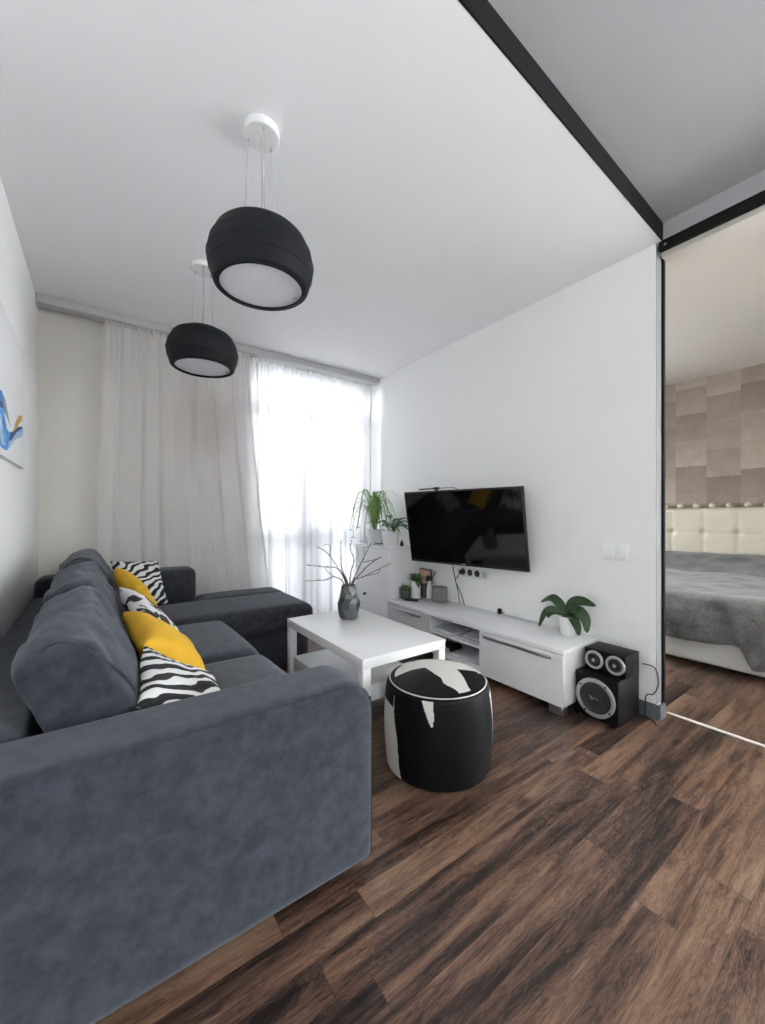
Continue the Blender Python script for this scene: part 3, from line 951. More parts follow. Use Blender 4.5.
for k in range(101):
    a = cam_dir + 2 * PI * k / 100
    pts.append((PO.x + (PR * .955 - .014) * math.cos(a), PO.y + (PR * .955 - .014) * math.sin(a), PH - .003))
tube(b, pts, .0028, 6); obj('piping', b, M['bed_base'], pf)

# ================================================================== TV BENCH
BZ = .365; BX = 2.045; BY0, BY1 = 1.16, 2.775
bn = thing('tv_bench', 'long low white television bench against the right wall', 'tv bench', (2.24, 1.97, 0))
b = B(); box(b, BX - .004, XW - .001, BY0 - .005, BY1, BZ - .024, BZ, .002, 2); obj('top', b, M['white_gloss'], bn)
b = B()
box(b, BX + .018, XW - .002, BY0, BY0 + .018, .052, BZ - .0245); box(b, BX + .018, XW - .002, BY1 - .02, BY1 - .002, .052, BZ - .0245)
box(b, BX + .018, XW - .002, 1.735, 1.753, .052, BZ - .0245); box(b, BX + .018, XW - .002, 2.245, 2.263, .052, BZ - .0245)
box(b, BX + .018, XW - .002, BY0 + .018, BY1 - .02, .052, .08); box(b, XW - .012, XW - .002, BY0 + .018, BY1 - .02, .08, BZ - .0245)
obj('carcass', b, M['white'], bn, False)
b = B(); box(b, BX + .022, XW - .013, 1.754, 2.244, .205, .222, .001, 1); obj('niche_shelf', b, M['white'], bn)
dr = B(); box(dr, BX, BX + .0175, BY0 + .001, 1.745, .050, BZ - .028, .0015, 1); drr = obj('drawer', dr, M['white_gloss'], bn)
b = B(); box(b, BX - .018, BX - .010, 1.225, 1.70, .302, .318, .002, 2); box(b, BX - .012, BX - .0005, 1.25, 1.262, .304, .316); box(b, BX - .012, BX - .0005, 1.66, 1.672, .304, .316); obj('handle', b, M['metal'], drr)
dr = B(); box(dr, BX, BX + .0175, 2.252, BY1 - .001, .050, BZ - .028, .0015, 1); drr = obj('drawer', dr, M['wgrey'], bn)
b = B(); box(b, BX - .018, BX - .010, 2.32, 2.66, .302, .318, .002, 2); box(b, BX - .012, BX - .0005, 2.35, 2.362, .304, .316); box(b, BX - .012, BX - .0005, 2.62, 2.632, .304, .316); obj('handle', b, M['metal'], drr)
for y in (BY0 + .006, 2.68):
    for x in (BX + .006, 2.37):
        b = B(); box(b, x, x + .05, y, y + .085, .0005, .0515, .002, 1); obj('foot', b, M['metal'], bn)

# tall cabinet at the far end
KY0, KY1, KXF, KH = 2.778, 3.33, 2.06, .82
kb = thing('tall_cabinet', 'white tall cabinet with black knob between bench and curtain', 'cabinet', (2.25, 3.05, 0))
b = B(); box(b, KXF + .018, XW - .002, KY0, KY1, .03, KH - .023, .001, 1); obj('body', b, M['white'], kb)
b = B(); box(b, KXF - .004, XW - .001, KY0 - .002, KY1 + .006, KH - .0225, KH, .002, 2); obj('top', b, M['white'], kb)
b = B(); box(b, KXF, KXF + .0175, KY0 + .001, KY1, .04, .572, .0015, 1); d1 = obj('door', b, M['white'], kb)
b = B(); box(b, KXF, KXF + .0175, KY0 + .001, KY1, .576, KH - .026, .0015, 1); d2 = obj('drawer', b, M['white'], kb)
b = B(); lathe(b, [(0, .026), (.012, .025), (.016, .018), (.010, .006), (.008, 0.0005)], (0, 0, 0), 20, '-x'); bmesh.ops.translate(b, verts=b.verts, vec=(KXF, 3.14, .36)); obj('knob', b, M['black_plastic'], d1)
b = B(); box(b, KXF + .03, XW - .01, KY0 + .01, KY1 - .01, .0005, .0295); obj('plinth', b, M['wgrey'], kb)

# niche contents
def sheet_stack(name, label, x0, x1, y0, y1, z0, h, mat, cat, grp=None, cover=None):
    r = thing(name, label, cat, ((x0 + x1) / 2, (y0 + y1) / 2, z0), grp)
    b = B(); box(b, x0 + .004, x1 - .002, y0 + .003, y1 - .003, z0 + .0015, z0 + h - .0015, .001, 1); obj('pages', b, M['paper'], r)
    b = B(); box(b, x0, x1, y0, y1, z0, z0 + .0014); box(b, x0, x1, y0, y1, z0 + h - .0014, z0 + h); obj('cover', b, mat, r)
    return r


sheet_stack('magazine', 'white magazine lying left on the upper niche shelf of the bench', 2.09, 2.30, 2.03, 2.235, .2225, .020, M['paper'], 'magazine', 'papers in the bench niche')
sheet_stack('magazine', 'blue grey magazine lying right on the upper niche shelf of the bench', 2.085, 2.30, 1.765, 1.96, .2225, .016, M['paper_b'], 'magazine', 'papers in the bench niche')
sheet_stack('notebook', 'thin pale notebook lying on top of the blue grey magazine', 2.10, 2.28, 1.785, 1.945, .239, .014, M['paper'], 'notebook', 'papers in the bench niche')
sheet_stack('folder', 'pale folder lying at the bottom of the bench niche', 2.08, 2.34, 1.78, 2.03, .0805, .022, M['paper'], 'folder', 'papers in the bench niche')
gp = thing('black_gadget', 'small black gadget lying at the bottom of the bench niche', 'gadget', (2.2, 2.14, .0805))
b = B(); box(b, 2.15, 2.24, 2.07, 2.21, .088, .122, .014, 3); obj('body', b, M['black_plastic'], gp)
for y in (2.075, 2.18):
    b = B(); box(b, 2.12, 2.17, y, y + .028, .081, .112, .012, 3); obj('grip', b, M['black_plastic'], gp)
    b = B(); lathe(b, [(.006, .1215), (.006, .13), (.009, .132), (.009, .136), (0, .136)], (2.2, y + .014, 0), 12); obj('thumbstick', b, M['rubber'], gp)

# ================================================================== PLANTS AND ORNAMENTS
def pot(bm, c, rb, rt, h, wall=.004, rim=0):
    return lathe(bm, [(0, 0), (rb, 0), (rb + .002, .003), (rt, h - .002), (rt + rim, h), (rt - wall, h), (rb - wall + .002, .01), (0, .01)], c, 36)


def soil(bm, c, r, z):
    return lathe(bm, [(0, z + .003), (r * .6, z + .002), (r, z), (r, z - .004), (0, z - .004)], c, 24)


oc = Vector((2.345, 1.300, BZ + .0006))
orc = thing('orchid_plant', 'leafy orchid without flowers in a tapered white pot on the bench end', 'potted plant', oc)
b = B(); pot(b, oc, .042, .058, .118); obj('pot', b, M['pot_white'], orc)
b = B(); soil(b, oc, .052, .102); obj('bark', b, M['soil'], orc)
LV = [([(563, 611), (560, 604), (552, 598), (541, 602)], .03, .052, .05), ([(563, 611), (572, 604), (582, 601), (596, 606)], -.01, .058, 0),
      ([(562, 611), (553, 609), (545, 613), (539, 627)], -.06, .040, .0), ([(563, 612), (556, 611), (550, 613), (548, 618)], -.03, .040, .0),
      ([(566, 611), (577, 611), (585, 619), (587, 633)], -.04, .062, 0), ([(567, 612), (572, 617), (577, 626), (579, 636)], -.08, .050, 0)]
for pts, dx, w, _ in LV:
    P0 = [px(u, v, x=2.345 + dx * i / 3) for i, (u, v) in enumerate(pts)]
    P0[0] = oc + Vector((0, 0, .112)) + (P0[0] - (oc + Vector((0, 0, .112)))) * .35
    for p in P0: p.z = max(p.z, BZ + .012)
    b = B(); leaf(b, P0, w, Vector((-.84, -.46, .42 + .2 * dx)).cross(P0[-1] - P0[0]), .003, 6, .95); obj('leaf', b, M['leaf'], orc)

# grey pot with a thin cactus/pen
gc = Vector((2.368, 2.455, BZ + .0006))
g = thing('potted_plant', 'round grey concrete pot with a small dark sprout on the bench', 'potted plant', gc)
b = B(); lathe(b, [(0, 0), (.056, 0), (.063, .006), (.065, .06), (.064, .122), (.061, .126), (.057, .122), (.058, .06), (.054, .012), (0, .012)], gc, 40); obj('pot', b, M['pot_grey'], g)
b = B(); soil(b, gc, .057, .108); obj('soil', b, M['soil'], g)
b = B(); tube(b, [gc + Vector((-.02, .03, .108)), gc + Vector((-.022, .032, .14)), gc + Vector((-.016, .04, .152))], [.004, .003, .001], 6); obj('sprout', b, M['wood_dark'], g)

# tall white vase with a pale stem and a dark bloom, behind the grey pot
wc = Vector((2.385, 2.60, BZ + .0006))
g = thing('bud_vase', 'slim white vase with a dark tulip shape just left of the grey pot', 'vase', wc)
b = B(); lathe(b, [(0, 0), (.024, 0), (.027, .01), (.026, .08), (.020, .12), (.019, .15), (.022, .155), (.017, .155), (.016, .12), (.022, .07), (0, .01)], wc, 28); obj('body', b, M['pot_white'], g)
b = B(); lathe(b, [(0, .150), (.010, .152), (.021, .170), (.020, .185), (.012, .20), (0, .205)], wc + Vector((-.008, .01, 0)), 20); obj('bloom', b, M['black_plastic'], g)
b = B(); tube(b, smooth_path([wc + Vector((.008, -.008, .12)), wc + Vector((.012, -.03, .19)), wc + Vector((.018, -.036, .25))], 5), .004, 6)
leaf(b, [wc + Vector((.012, -.03, .18)), wc + Vector((.02, -.05, .22)), wc + Vector((.02, -.052, .25))], .016, None, .002); obj('stem', b, M['leaf_mid'], g)

# copper panel and wooden block behind
cc = Vector((2.41, 2.72, BZ + .0006))
g = thing('picture_frame', 'small copper toned picture leaning on the wall behind the bench plants', 'picture frame', cc)
b = B(); box(b, 2.418, 2.435, 2.615, 2.775, BZ + .001, BZ + .25, .003, 1); obj('frame', b, M['wood_dark'], g)
b = B(); box(b, 2.4145, 2.4178, 2.627, 2.763, BZ + .013, BZ + .238); obj('picture', b, M['copper'], g)
cc = Vector((2.385, 2.665, BZ + .0006))
g = thing('wooden_lantern', 'grey brown wooden block holder in front of the copper picture', 'candle holder', cc)
b = B(); box(b, 2.365, 2.412, 2.643, 2.700, BZ + .001, BZ + .125, .004, 2); obj('body', b, M['wood_dark'], g)
b = B(); lathe(b, [(.0, .1256), (.017, .1256), (.017, .14), (.0, .141)], (2.389, 2.671, BZ), 20); obj('candle', b, M['paper'], g)


def rosette(bm, c, n, L, w, up, seed, droop=.0, th=.0025):
    r = random.Random(seed)
    for k in range(n):
        a = k * 2.39996 + r.uniform(-.2, .2); el = up * (1 - .75 * (k / n)) + r.uniform(-.1, .1); l = L * r.uniform(.75, 1.1)
        d = Vector((math.cos(a) * math.cos(el), math.sin(a) * math.cos(el), math.sin(el)))
        p1 = c + d * l * .5; p2 = c + d * l + Vector((0, 0, -droop * l))
        leaf(bm, [c + d * .003, p1, p2], w * r.uniform(.8, 1.15), None, th, 4)


# white vase with green plant on bench
vc = Vector((2.31, 2.70, BZ + .0006))
g = thing('potted_plant', 'leafy green plant in an upright white vase on the bench', 'potted plant', vc)
b = B(); lathe(b, [(0, 0), (.040, 0), (.044, .004), (.042, .07), (.048, .150), (.043, .150), (.037, .07), (.038, .01), (0, .01)], vc, 32); obj('pot', b, M['pot_white'], g)
b = B(); soil(b, vc, .041, .138); obj('soil', b, M['soil'], g)
b = B(); rosette(b, vc + Vector((0, 0, .142)), 24, .095, .034, 1.3, 3, .1)
for v in b.verts: v.co.y = min(v.co.y, KY0 - .006)
obj('foliage', b, M['leaf_mid'], g)
b = B()
for k in range(9):
    a = -2.2 + k * .12; p = vc + Vector((.049 * math.cos(a), .049 * math.sin(a), .153))
    leaf(b, [vc + Vector((.03 * math.cos(a), .03 * math.sin(a), .146)), p, p + Vector((.012 * math.cos(a), .012 * math.sin(a), -.03 - .012 * (k % 4)))], .018, None, .002, 4)
obj('trailing_leaf', b, M['leaf_mid'], g)

dc = Vector((2.22, 2.735, BZ + .0006))
dc = Vector((2.205, 2.725, BZ + .0006))
g = thing('potted_plant', 'small succulent in a dark grey pot beside the tall cabinet', 'potted plant', dc)
b = B(); pot(b, dc, .036, .048, .078); obj('pot', b, M['pot_dark'], g)
b = B(); soil(b, dc, .042, .066); obj('soil', b, M['soil'], g)
b = B(); rosette(b, dc + Vector((0, 0, .070)), 28, .062, .028, 1.2, 8, .0, .004); obj('foliage', b, M['leaf_mid'], g)

rc = Vector((2.19, 2.62, BZ + .0006))
g = thing('remote_control', 'black remote control lying on the bench by the dark grey pot', 'remote control', rc, rot=(0, 0, .5))
b = B(); box(b, -.022, .022, -.06, .06, 0, .015, .005, 3); obj('body', b, M['black_plastic'], g, local=True)
b = B()
for i in range(3):
    for j in range(5): box(b, -.014 + i * .010, -.007 + i * .010, -.045 + j * .016, -.036 + j * .016, .0152, .0165)
obj('buttons', b, M['rubber'], g, local=True)

# spider plant and dark leaved plant on the cabinet
sc_ = Vector((2.20, 3.19, KH + .0006))
g = thing('spider_plant', 'arching light green spider plant in a white pot on the tall cabinet', 'potted plant', sc_)
b = B(); pot(b, sc_, .072, .098, .150); obj('pot', b, M['pot_white'], g)
b = B(); soil(b, sc_, .086, .130); obj('soil', b, M['soil'], g)
r = random.Random(11); b = B(); b2 = B()
for k in range(54):
    a = r.uniform(0, 2 * PI); reach = r.uniform(.06, .30); hgt = r.uniform(.18, .40); c0 = sc_ + Vector((0, 0, .134))
    dx, dy = math.cos(a), math.sin(a)
    reach = min(reach, (3.46 - c0.y) / max(dy, .05) / 1.2, (c0.y - 3.03) / max(-dy, .05) / 1.2)
    if c0.x + dx * reach * 1.2 > XW - .02: reach = (XW - .02 - c0.x) / max(dx, .01) / 1.25
    end = hgt - r.uniform(.04, .34) * (reach / .17)
    pts = [c0 + Vector((dx * .01, dy * .01, 0)), c0 + Vector((dx * reach * .30, dy * reach * .30, hgt * .8)), c0 + Vector((dx * reach * .72, dy * reach * .72, hgt)), c0 + Vector((dx * reach * 1.15, dy * reach * 1.15, max(end, -.04)))]
    leaf(b, pts, r.uniform(.011, .020), None, .0015, 5)
obj('foliage', b, M['leaf_light'], g)
for k, (a, rr_, z2) in enumerate(((2.6, .20, -.10), (3.4, .19, -.13), (3.0, .24, -.02), (3.8, .20, .05), (2.3, .16, .0))):
    c0 = sc_ + Vector((0, 0, .112)); dx, dy = math.cos(a), math.sin(a)
    tube(b2, smooth_path([c0, c0 + Vector((dx * rr_ * .5, dy * rr_ * .5, .26)), c0 + Vector((dx * rr_, dy * rr_, .16)), c0 + Vector((dx * rr_ * 1.1, dy * rr_ * 1.1, z2 + .05))], 6), .0016, 5)
    rosette(b2, c0 + Vector((dx * rr_ * 1.1, dy * rr_ * 1.1, z2 + .05)), 6, .035, .007, .6, k, .4, .001)
obj('runners', b2, M['leaf_dark'], g)
# fallen leaf clump on the cabinet top
b = B(); rosette(b, Vector((2.135, 3.02, KH + .012)), 12, .06, .018, .35, 21, .1, .002)
for v in b.verts: v.co.z = max(v.co.z, KH + .001)
tag(obj('trailing_sprig', b, M['leaf_dark'], None, org=(2.135, 3.02, KH)), 'small green leafy sprig lying on the cabinet between the two white pots', 'sprig')

zc = Vector((2.160, 2.885, KH + .0006))
g = thing('potted_plant', 'dark leaved plant in a white pot on the cabinet corner nearest the television', 'potted plant', zc)
b = B(); pot(b, zc, .064, .086, .145); obj('pot', b, M['pot_white'], g)
b = B(); soil(b, zc, .077, .128); obj('soil', b, M['soil'], g)
for k, (dx, dy, z2) in enumerate(((.07, -.13, .20), (.08, -.15, .15), (.05, -.14, .11), (-.02, -.10, .06), (-.10, -.06, .11), (.02, .04, .22), (.10, .02, .18), (-.06, .05, .15), (.12, -.08, .06))):
    c0 = zc + Vector((dx * .1, dy * .1, .130)); tip = zc + Vector((dx * 1.15, dy * 1.15, .11 + z2 * .75)); tip.x = min(tip.x, XW - .05)
    mid = c0.lerp(tip, .5) + Vector((0, 0, .045)); path = smooth_path([c0, mid, tip], 6)
    b = B(); tube(b, path, [.0028 * (1 - .5 * i / (len(path) - 1)) for i in range(len(path))], 6)
    for i in range(3, len(path), 1):
        d = (path[i] - path[i - 1]).normalized(); s = d.cross(Vector((0, 0, 1))).normalized()
        for sg in (-1, 1):
            leaf(b, [path[i], path[i] + (s * sg * .018 + d * .014 + Vector((0, 0, .004))), path[i] + (s * sg * .034 + d * .030 - Vector((0, 0, .004)))], .015, None, .0015, 3)
    obj('frond', b, M['leaf_dark'], g)
tc_ = Vector((2.275, 2.86, KH + .0006))
b = B(); lathe(b, [(0, 0), (.016, 0), (.021, .014), (.016, .032), (.006, .052), (0, .062)], tc_, 20)
tag(obj('drop_ornament', b, M['black_plastic'], None, org=tc_), 'tiny black drop shaped ornament beside the cabinet corner pot', 'ornament')

# ================================================================== TELEVISION (swivelled, tilted down)
TVW, TVH = 1.02, .5895
tvl = Vector((2.204, 2.067, 1.0065))
yaw_, tilt_ = .198, .178
wv = Vector((math.sin(yaw_), -math.cos(yaw_), 0)); n0 = Vector((-math.cos(yaw_), -math.sin(yaw_), 0))
upv = Vector((0, 0, 1)) * math.cos(tilt_) + n0 * math.sin(tilt_); nv = wv.cross(upv)
if nv.dot(n0) < 0: nv = -nv
rotm = Matrix((wv, upv, nv)).transposed()
tv = thing('television', 'black flat screen television tilted out from the wall above the bench', 'television', tvl, rot=rotm.to_euler())
b = B(); box(b, -TVW / 2, TVW / 2, -TVH / 2, TVH / 2, -.024, -.002, .005, 3); obj('casing', b, M['black_plastic'], tv, local=True)
b = B(); box(b, -TVW / 2 + .012, TVW / 2 - .012, -TVH / 2 + .022, TVH / 2 - .012, -.0019, .0005, .0005, 1); obj('screen', b, M['screen'], tv, local=True)
b = B()
for k, (x0, x1) in enumerate(((-.018, -.012), (-.010, -.003), (-.001, .004), (.006, .012), (.0135, .018))):
    box(b, x0, x1, -TVH / 2 + .008, -TVH / 2 + .0155, -.0019, -.0012)
obj('logo', b, M['paper'], tv, local=True, label='small pale maker mark')
b = B(); box(b, -TVW * .30, TVW * .30, -TVH * .36, TVH * .30, -.045, -.0241, .008, 2); obj('rear_housing', b, M['black_plastic'], tv, local=True)
pw = rotm.inverted() @ (Vector((XW - .022, 2.10, 1.0)) - tvl)
b = B(); tube(b, [Vector((0, 0, -.0451)), Vector((pw.x * .5, pw.y * .5, (pw.z - .05) * .6)), pw], .014, 10)
obj('wall_bracket', b, M['black_plastic'], tv, local=True)
# slim sensor bar perched on top
b = B(); box(b, -.36, -.21, TVH / 2 + .010, TVH / 2 + .020, -.03, -.012, .003, 2); box(b, -.215, -.165, TVH / 2 + .006, TVH / 2 + .026, -.032, -.006, .006, 2)
box(b, -.20, -.18, TVH / 2 + .0008, TVH / 2 + .008, -.028, -.010)
for v in b.verts: v.co = rotm @ v.co + tvl
ant = obj('webcam', b, M['rubber'], None, org=tvl + upv * .31)
tag(ant, 'slim black camera bar perched on top of the television', 'webcam')
b = B(); tube(b, smooth_path([rotm @ Vector((-.165, TVH / 2 + .016, -.020)) + tvl, rotm @ Vector((-.08, TVH / 2 + .016, -.02)) + tvl, rotm @ Vector((-.02, TVH / 2 + .004, -.035)) + tvl, rotm @ Vector((0, TVH / 2 - .06, -.04)) + tvl], 6), .0025, 6)
obj('lead', b, M['rubber'], ant)

# socket strip with plug
sk = thing('socket_strip', 'white four-gang wall socket strip below the television', 'socket', (XW - .005, 2.135, .605))
b = B(); box(b, XW - .009, XW - .0005, 1.99, 2.285, .602, .678, .003, 2); obj('plate', b, M['pot_white'], sk)
for k in range(4):
    y = 2.248 - k * .0745
    b = B(); lathe(b, [(0, .0135), (.014, .0135), (.017, .0125), (.026, .0115), (.027, .0092)], (0, 0, 0), 28, '-x'); bmesh.ops.translate(b, verts=b.verts, vec=(XW, y, .64))
    so = obj('socket', b, M['plug'] if k < 3 else M['wgrey'], sk)
b = B(); lathe(b, [(.018, .0138), (.021, .02), (.020, .04), (.012, .052), (0, .053)], (0, 0, 0), 20, '-x'); bmesh.ops.translate(b, verts=b.verts, vec=(XW, 2.246, .64))
tag(obj('power_plug', b, M['black_plastic'], None, org=(XW - .03, 2.246, .64)), 'black plug in the left end of the socket strip', 'plug')
for k, (lab, pts) in enumerate((('black cable hanging straight from the television to the bench', [(2.40, 2.33, .80), (2.41, 2.335, .66), (2.415, 2.31, .55), (2.425, 2.29, .45), (2.43, 2.285, BZ + .004)]),
                                ('black cable crossing from the plug down to the bench', [(2.389, 2.246, .632), (2.385, 2.26, .60), (2.40, 2.30, .56), (2.418, 2.26, .47), (2.428, 2.225, BZ + .004)]),
                                ('short black cable loop drooping under the television', [(2.40, 2.46, .76), (2.40, 2.455, .70), (2.40, 2.43, .69), (2.40, 2.40, .72), (2.40, 2.39, .78)]))):
    b = B(); tube(b, smooth_path(pts, 8), .0035, 7); tag(obj('hanging_cable', b, M['rubber'], None, org=pts[0]), lab, 'cable', 'cables under the television')
ad = thing('power_adapter', 'tiny black clip shaped adapter at the wall end of the bench top', 'adapter', (2.425, 1.87, BZ))
b = B(); box(b, 2.416, 2.440, 1.862, 1.890, BZ + .001, BZ + .042, .006, 2); obj('body', b, M['black_plastic'], ad)
b = B(); tube(b, smooth_path([(2.428, 1.862, BZ + .03), (2.425, 1.845, BZ + .03), (2.427, 1.838, BZ + .014), (2.43, 1.80, BZ + .004), (2.436, 1.55, BZ + .004)], 6), .0028, 6); obj('lead', b, M['metal'], ad)

# light switch
lsw = thing('light_switch', 'white double light switch on the wall right of the television', 'light switch', (XW - .005, 1.065, .84))
b = B(); box(b, XW - .010, XW - .0005, .992, 1.138, .845, .935, .003, 2); obj('plate', b, M['switch'], lsw)
for y in (1.003, 1.068):
    b = B(); box(b, XW - .0155, XW - .0102, y, y + .060, .858, .922, .002, 2); obj('rocker', b, M['switch'], lsw)

# ================================================================== SPEAKERS
sw = thing('subwoofer', 'large black subwoofer with one silver ringed driver on the floor', 'speaker', (2.29, 1.03, 0))
QX, QY0, QY1, QH = 2.150, .925, 1.148, .245
b = B(); box(b, QX, QX + .245, QY0, QY1, .012, QH, .004, 2); obj('cabinet', b, M['speaker_wood'], sw)


def driver(root, cx_, cy, cz, R, ring, label=None):
    o1 = B(); lathe(o1, [(R, 0.0004), (R, .006), (R - ring * .3, .009), (R - ring, .007), (R - ring, .001)], (0, 0, 0), 48, '-x'); bmesh.ops.translate(o1, verts=o1.verts, vec=(cx_, cy, cz)); t = obj('driver_ring', o1, M['silver'], root)
    o2 = B(); lathe(o2, [(R - ring + .001, .004), (R - ring - .008, .010), (R - ring - .018, .004), (R * .34, .0012), (R * .33, .0012), (R * .2, .010), (0, .014)], (0, 0, 0), 48, '-x'); bmesh.ops.translate(o2, verts=o2.verts, vec=(cx_, cy, cz)); c = obj('driver_cone', o2, M['cone'], root)
    return t, c


ring_, cone_ = driver(sw, QX, 1.040, .126, .103, .021)
for a in (.6, 2.2, 3.75, 5.3):
    b = B(); lathe(b, [(0, .013), (.005, .012), (.006, .0085)], (0, 0, 0), 12, '-x'); bmesh.ops.translate(b, verts=b.verts, vec=(QX, 1.040 + .093 * math.cos(a), .126 + .093 * math.sin(a))); obj('screw', b, M['black_plastic'], ring_)
# pale emblem strokes on the cone cap
b = B()
for pts in ([(-.024, .010), (-.012, .002), (.004, .004), (.020, -.004)], [(-.020, .004), (-.016, -.010), (-.002, -.004)]):
    tube(b, smooth_path([(QX - .0155 + abs(y) * .10, 1.040 - y, .126 + z) for y, z in pts], 5), .0014, 5)
obj('emblem', b, M['silver'], cone_)
for y in (.945, 1.13):
    for x in (QX + .03, QX + .215):
        b = B(); lathe(b, [(0, .0005), (.010, .0005), (.012, .0118), (0, .0118)], (x, y, 0), 14); obj('foot', b, M['metal'], sw)
st = thing('center_speaker', 'black two driver speaker box lying on the subwoofer', 'speaker', (2.32, 1.03, QH))
UX, UY0, UY1 = 2.225, .922, 1.135
b = B(); box(b, UX, UX + .165, UY0, UY1, QH + .0008, QH + .116, .003, 2); obj('cabinet', b, M['speaker_wood'], st)
for y in (1.082, .972):
    ri, co = driver(st, UX, y, QH + .058, .050, .014)
    b = B(); lathe(b, [(0, .006), (.006, .005), (.009, 0)], (0, 0, 0), 14, '-x'); bmesh.ops.translate(b, verts=b.verts, vec=(UX - .0125, y, QH + .058)); obj('dust_cap', b, M['silver'], co)
b = B(); tube(b, smooth_path([(2.40, .912, QH + .05), (2.425, .86, .28), (2.43, .845, .20), (2.425, .865, .14), (2.425, .90, .12), (2.42, .905, .06), (2.42, .90, .004), (2.40, .86, .004), (2.36, .83, .004)], 8), .003, 7)
tag(obj('speaker_cable', b, M['rubber'], None, org=(2.42, .90, 0)), 'thin black cable curling from the speakers beside the wall end', 'cable')

# ================================================================== PENDANT LAMPS
def make_lamp(x, y, label):
    r = thing('pendant_lamp', label, 'pendant lamp', (x, y, ZC), 'charcoal pendant lamps')
    zb = -.606
    b = B(); lathe(b, [(0, -.0005), (.066, -.0005), (.066, -.026), (.063, -.029), (0, -.029)], (0, 0, 0), 48); obj('canopy', b, M['pot_white'], r, local=True)
    b = B()
    out = [(.150, 0), (.167, .001), (.174, .007), (.1885, .053), (.1900, .0532), (.1965, .096), (.1950, .0962), (.1865, .140), (.1850, .1402), (.166, .180), (.152, .195), (.112, .218)]
    inn = [(.110, .214), (.148, .190), (.160, .176), (.180, .138), (.190, .096), (.182, .053), (.160, .014), (.151, .006)]
    lathe(b, [(p, q + zb) for p, q in out + inn] + [(.150, zb)], (0, 0, 0), 64); obj('shade', b, M['lamp_shade'], r, local=True, angle=9)
    b = B(); lathe(b, [(0, zb + .009), (.153, zb + .010), (.156, zb + .014), (0, zb + .016)], (0, 0, 0), 48); df = obj('diffuser', b, M['diffuser'], r, local=True)
    b = B(); box(b, .128, .150, -.003, .003, zb + .002, zb + .0095, .001, 1); obj('clip', b, M['metal'], df, local=True)
    for a in (.4, 2.5, 4.55):
        b = B(); tube(b, [(.050 * math.cos(a), .050 * math.sin(a), -.029), (.072 * math.cos(a), .072 * math.sin(a), zb + .162)], .0011, 6)
        lathe(b, [(.0045, -.029), (.0045, -.041), (.002, -.045)], (.050 * math.cos(a), .050 * math.sin(a), 0), 10); obj('suspension_wire', b, M['wire'], r, local=True)
    b = B(); tube(b, smooth_path([(.0, 0, -.029), (.004, .003, -.2), (-.002, 0, -.35), (0, 0, zb + .12)], 5), .0028, 8); obj('power_cord', b, M['wire'], r, local=True)
    b = B(); lathe(b, [(0, zb + .12), (.022, zb + .12), (.022, zb + .075), (.03, zb + .06), (.03, zb + .035), (0, zb + .03)], (0, 0, 0), 20); obj('bulb', b, M['diffuser'], r, local=True)
    b = B(); lathe(b, [(.020, zb + .158), (.078, zb + .158), (.078, zb + .162), (.020, zb + .162), (.020, zb + .158)], (0, 0, 0), 40)
    for a in (.4, 2.5, 4.55): tube(b, [(.076 * math.cos(a), .076 * math.sin(a), zb + .160), (.171 * math.cos(a), .171 * math.sin(a), zb + .150)], .003, 6)
    obj('inner_frame', b, M['wire'], r, local=True)
    return r


l1 = make_lamp(.500, 1.490, 'larger looking charcoal pendant lamp nearest the camera, under its own white canopy')
l2 = copy_tree(l1); l2.location = (.490, 2.500, ZC); l2['label'] = 'charcoal pendant lamp closest to the window curtains'

# ================================================================== PAINTING ON THE LEFT WALL
pn = thing('wall_picture', 'white canvas with blue and ochre brush strokes on the left wall', 'painting', (XL + .01, 2.4, 1.345))
b = B(); box(b, XL + .0008, XL + .022, 1.95, 2.835, 1.352, 1.98, .002, 1); obj('canvas', b, M['canvas'], pn)
PXL = XL + .0225


def stroke(pix, mat, k):
    pts = [px(u, v, x=PXL + .0004 * k) for u, v in pix]
    b = B(); lo = [b.verts.new((PXL + .0001, p.y, p.z)) for p in pts]; hi = [b.verts.new((PXL + .0003 + .0004 * k, p.y, p.z)) for p in pts]
    b.faces.new(hi); b.faces.new(lo[::-1])
    for i in range(len(pts)): b.faces.new((lo[i], lo[(i + 1) % len(pts)], hi[(i + 1) % len(pts)], hi[i]))
    obj('brush_stroke', b, mat, pn, False)


stroke([(-14, 388), (-6, 386), (2, 391), (4, 398), (7, 413), (11, 428), (13, 433), (10, 446), (7.5, 450), (5, 450), (0, 446), (-6, 442), (-16, 430)], M['blue'], 1)
stroke([(13, 431), (18, 427), (21.5, 426.5), (23, 429), (22.5, 436), (15, 440), (10, 447), (8, 449), (9, 440)], M['blue_pale'], 2)
stroke([(3, 394), (5.5, 400), (7.5, 411), (10, 424), (9, 425), (6, 416), (4, 407)], M['grey_paint'], 3)
stroke([(4, 412), (6, 416), (11, 428), (12.5, 431.5), (9, 432), (7, 428)], M['canvas'], 4)
stroke([(0, 400), (3, 403), (4, 408), (0, 407)], M['blue_dark'], 5)
stroke([(13.5, 431.5), (18.5, 427), (21.5, 426.5), (22.8, 428.5), (17, 432), (11.5, 440), (9.5, 441), (11, 434)], M['blue_dark'], 6)
stroke([(14, 431), (17, 421), (19.5, 415.5), (21.5, 416), (22, 420), (19, 424), (15, 430)], M['ochre'], 7)
stroke([(-2, 420), (1, 414), (3, 430), (5, 446), (2, 444), (0, 436)], M['blue_pale'], 8)

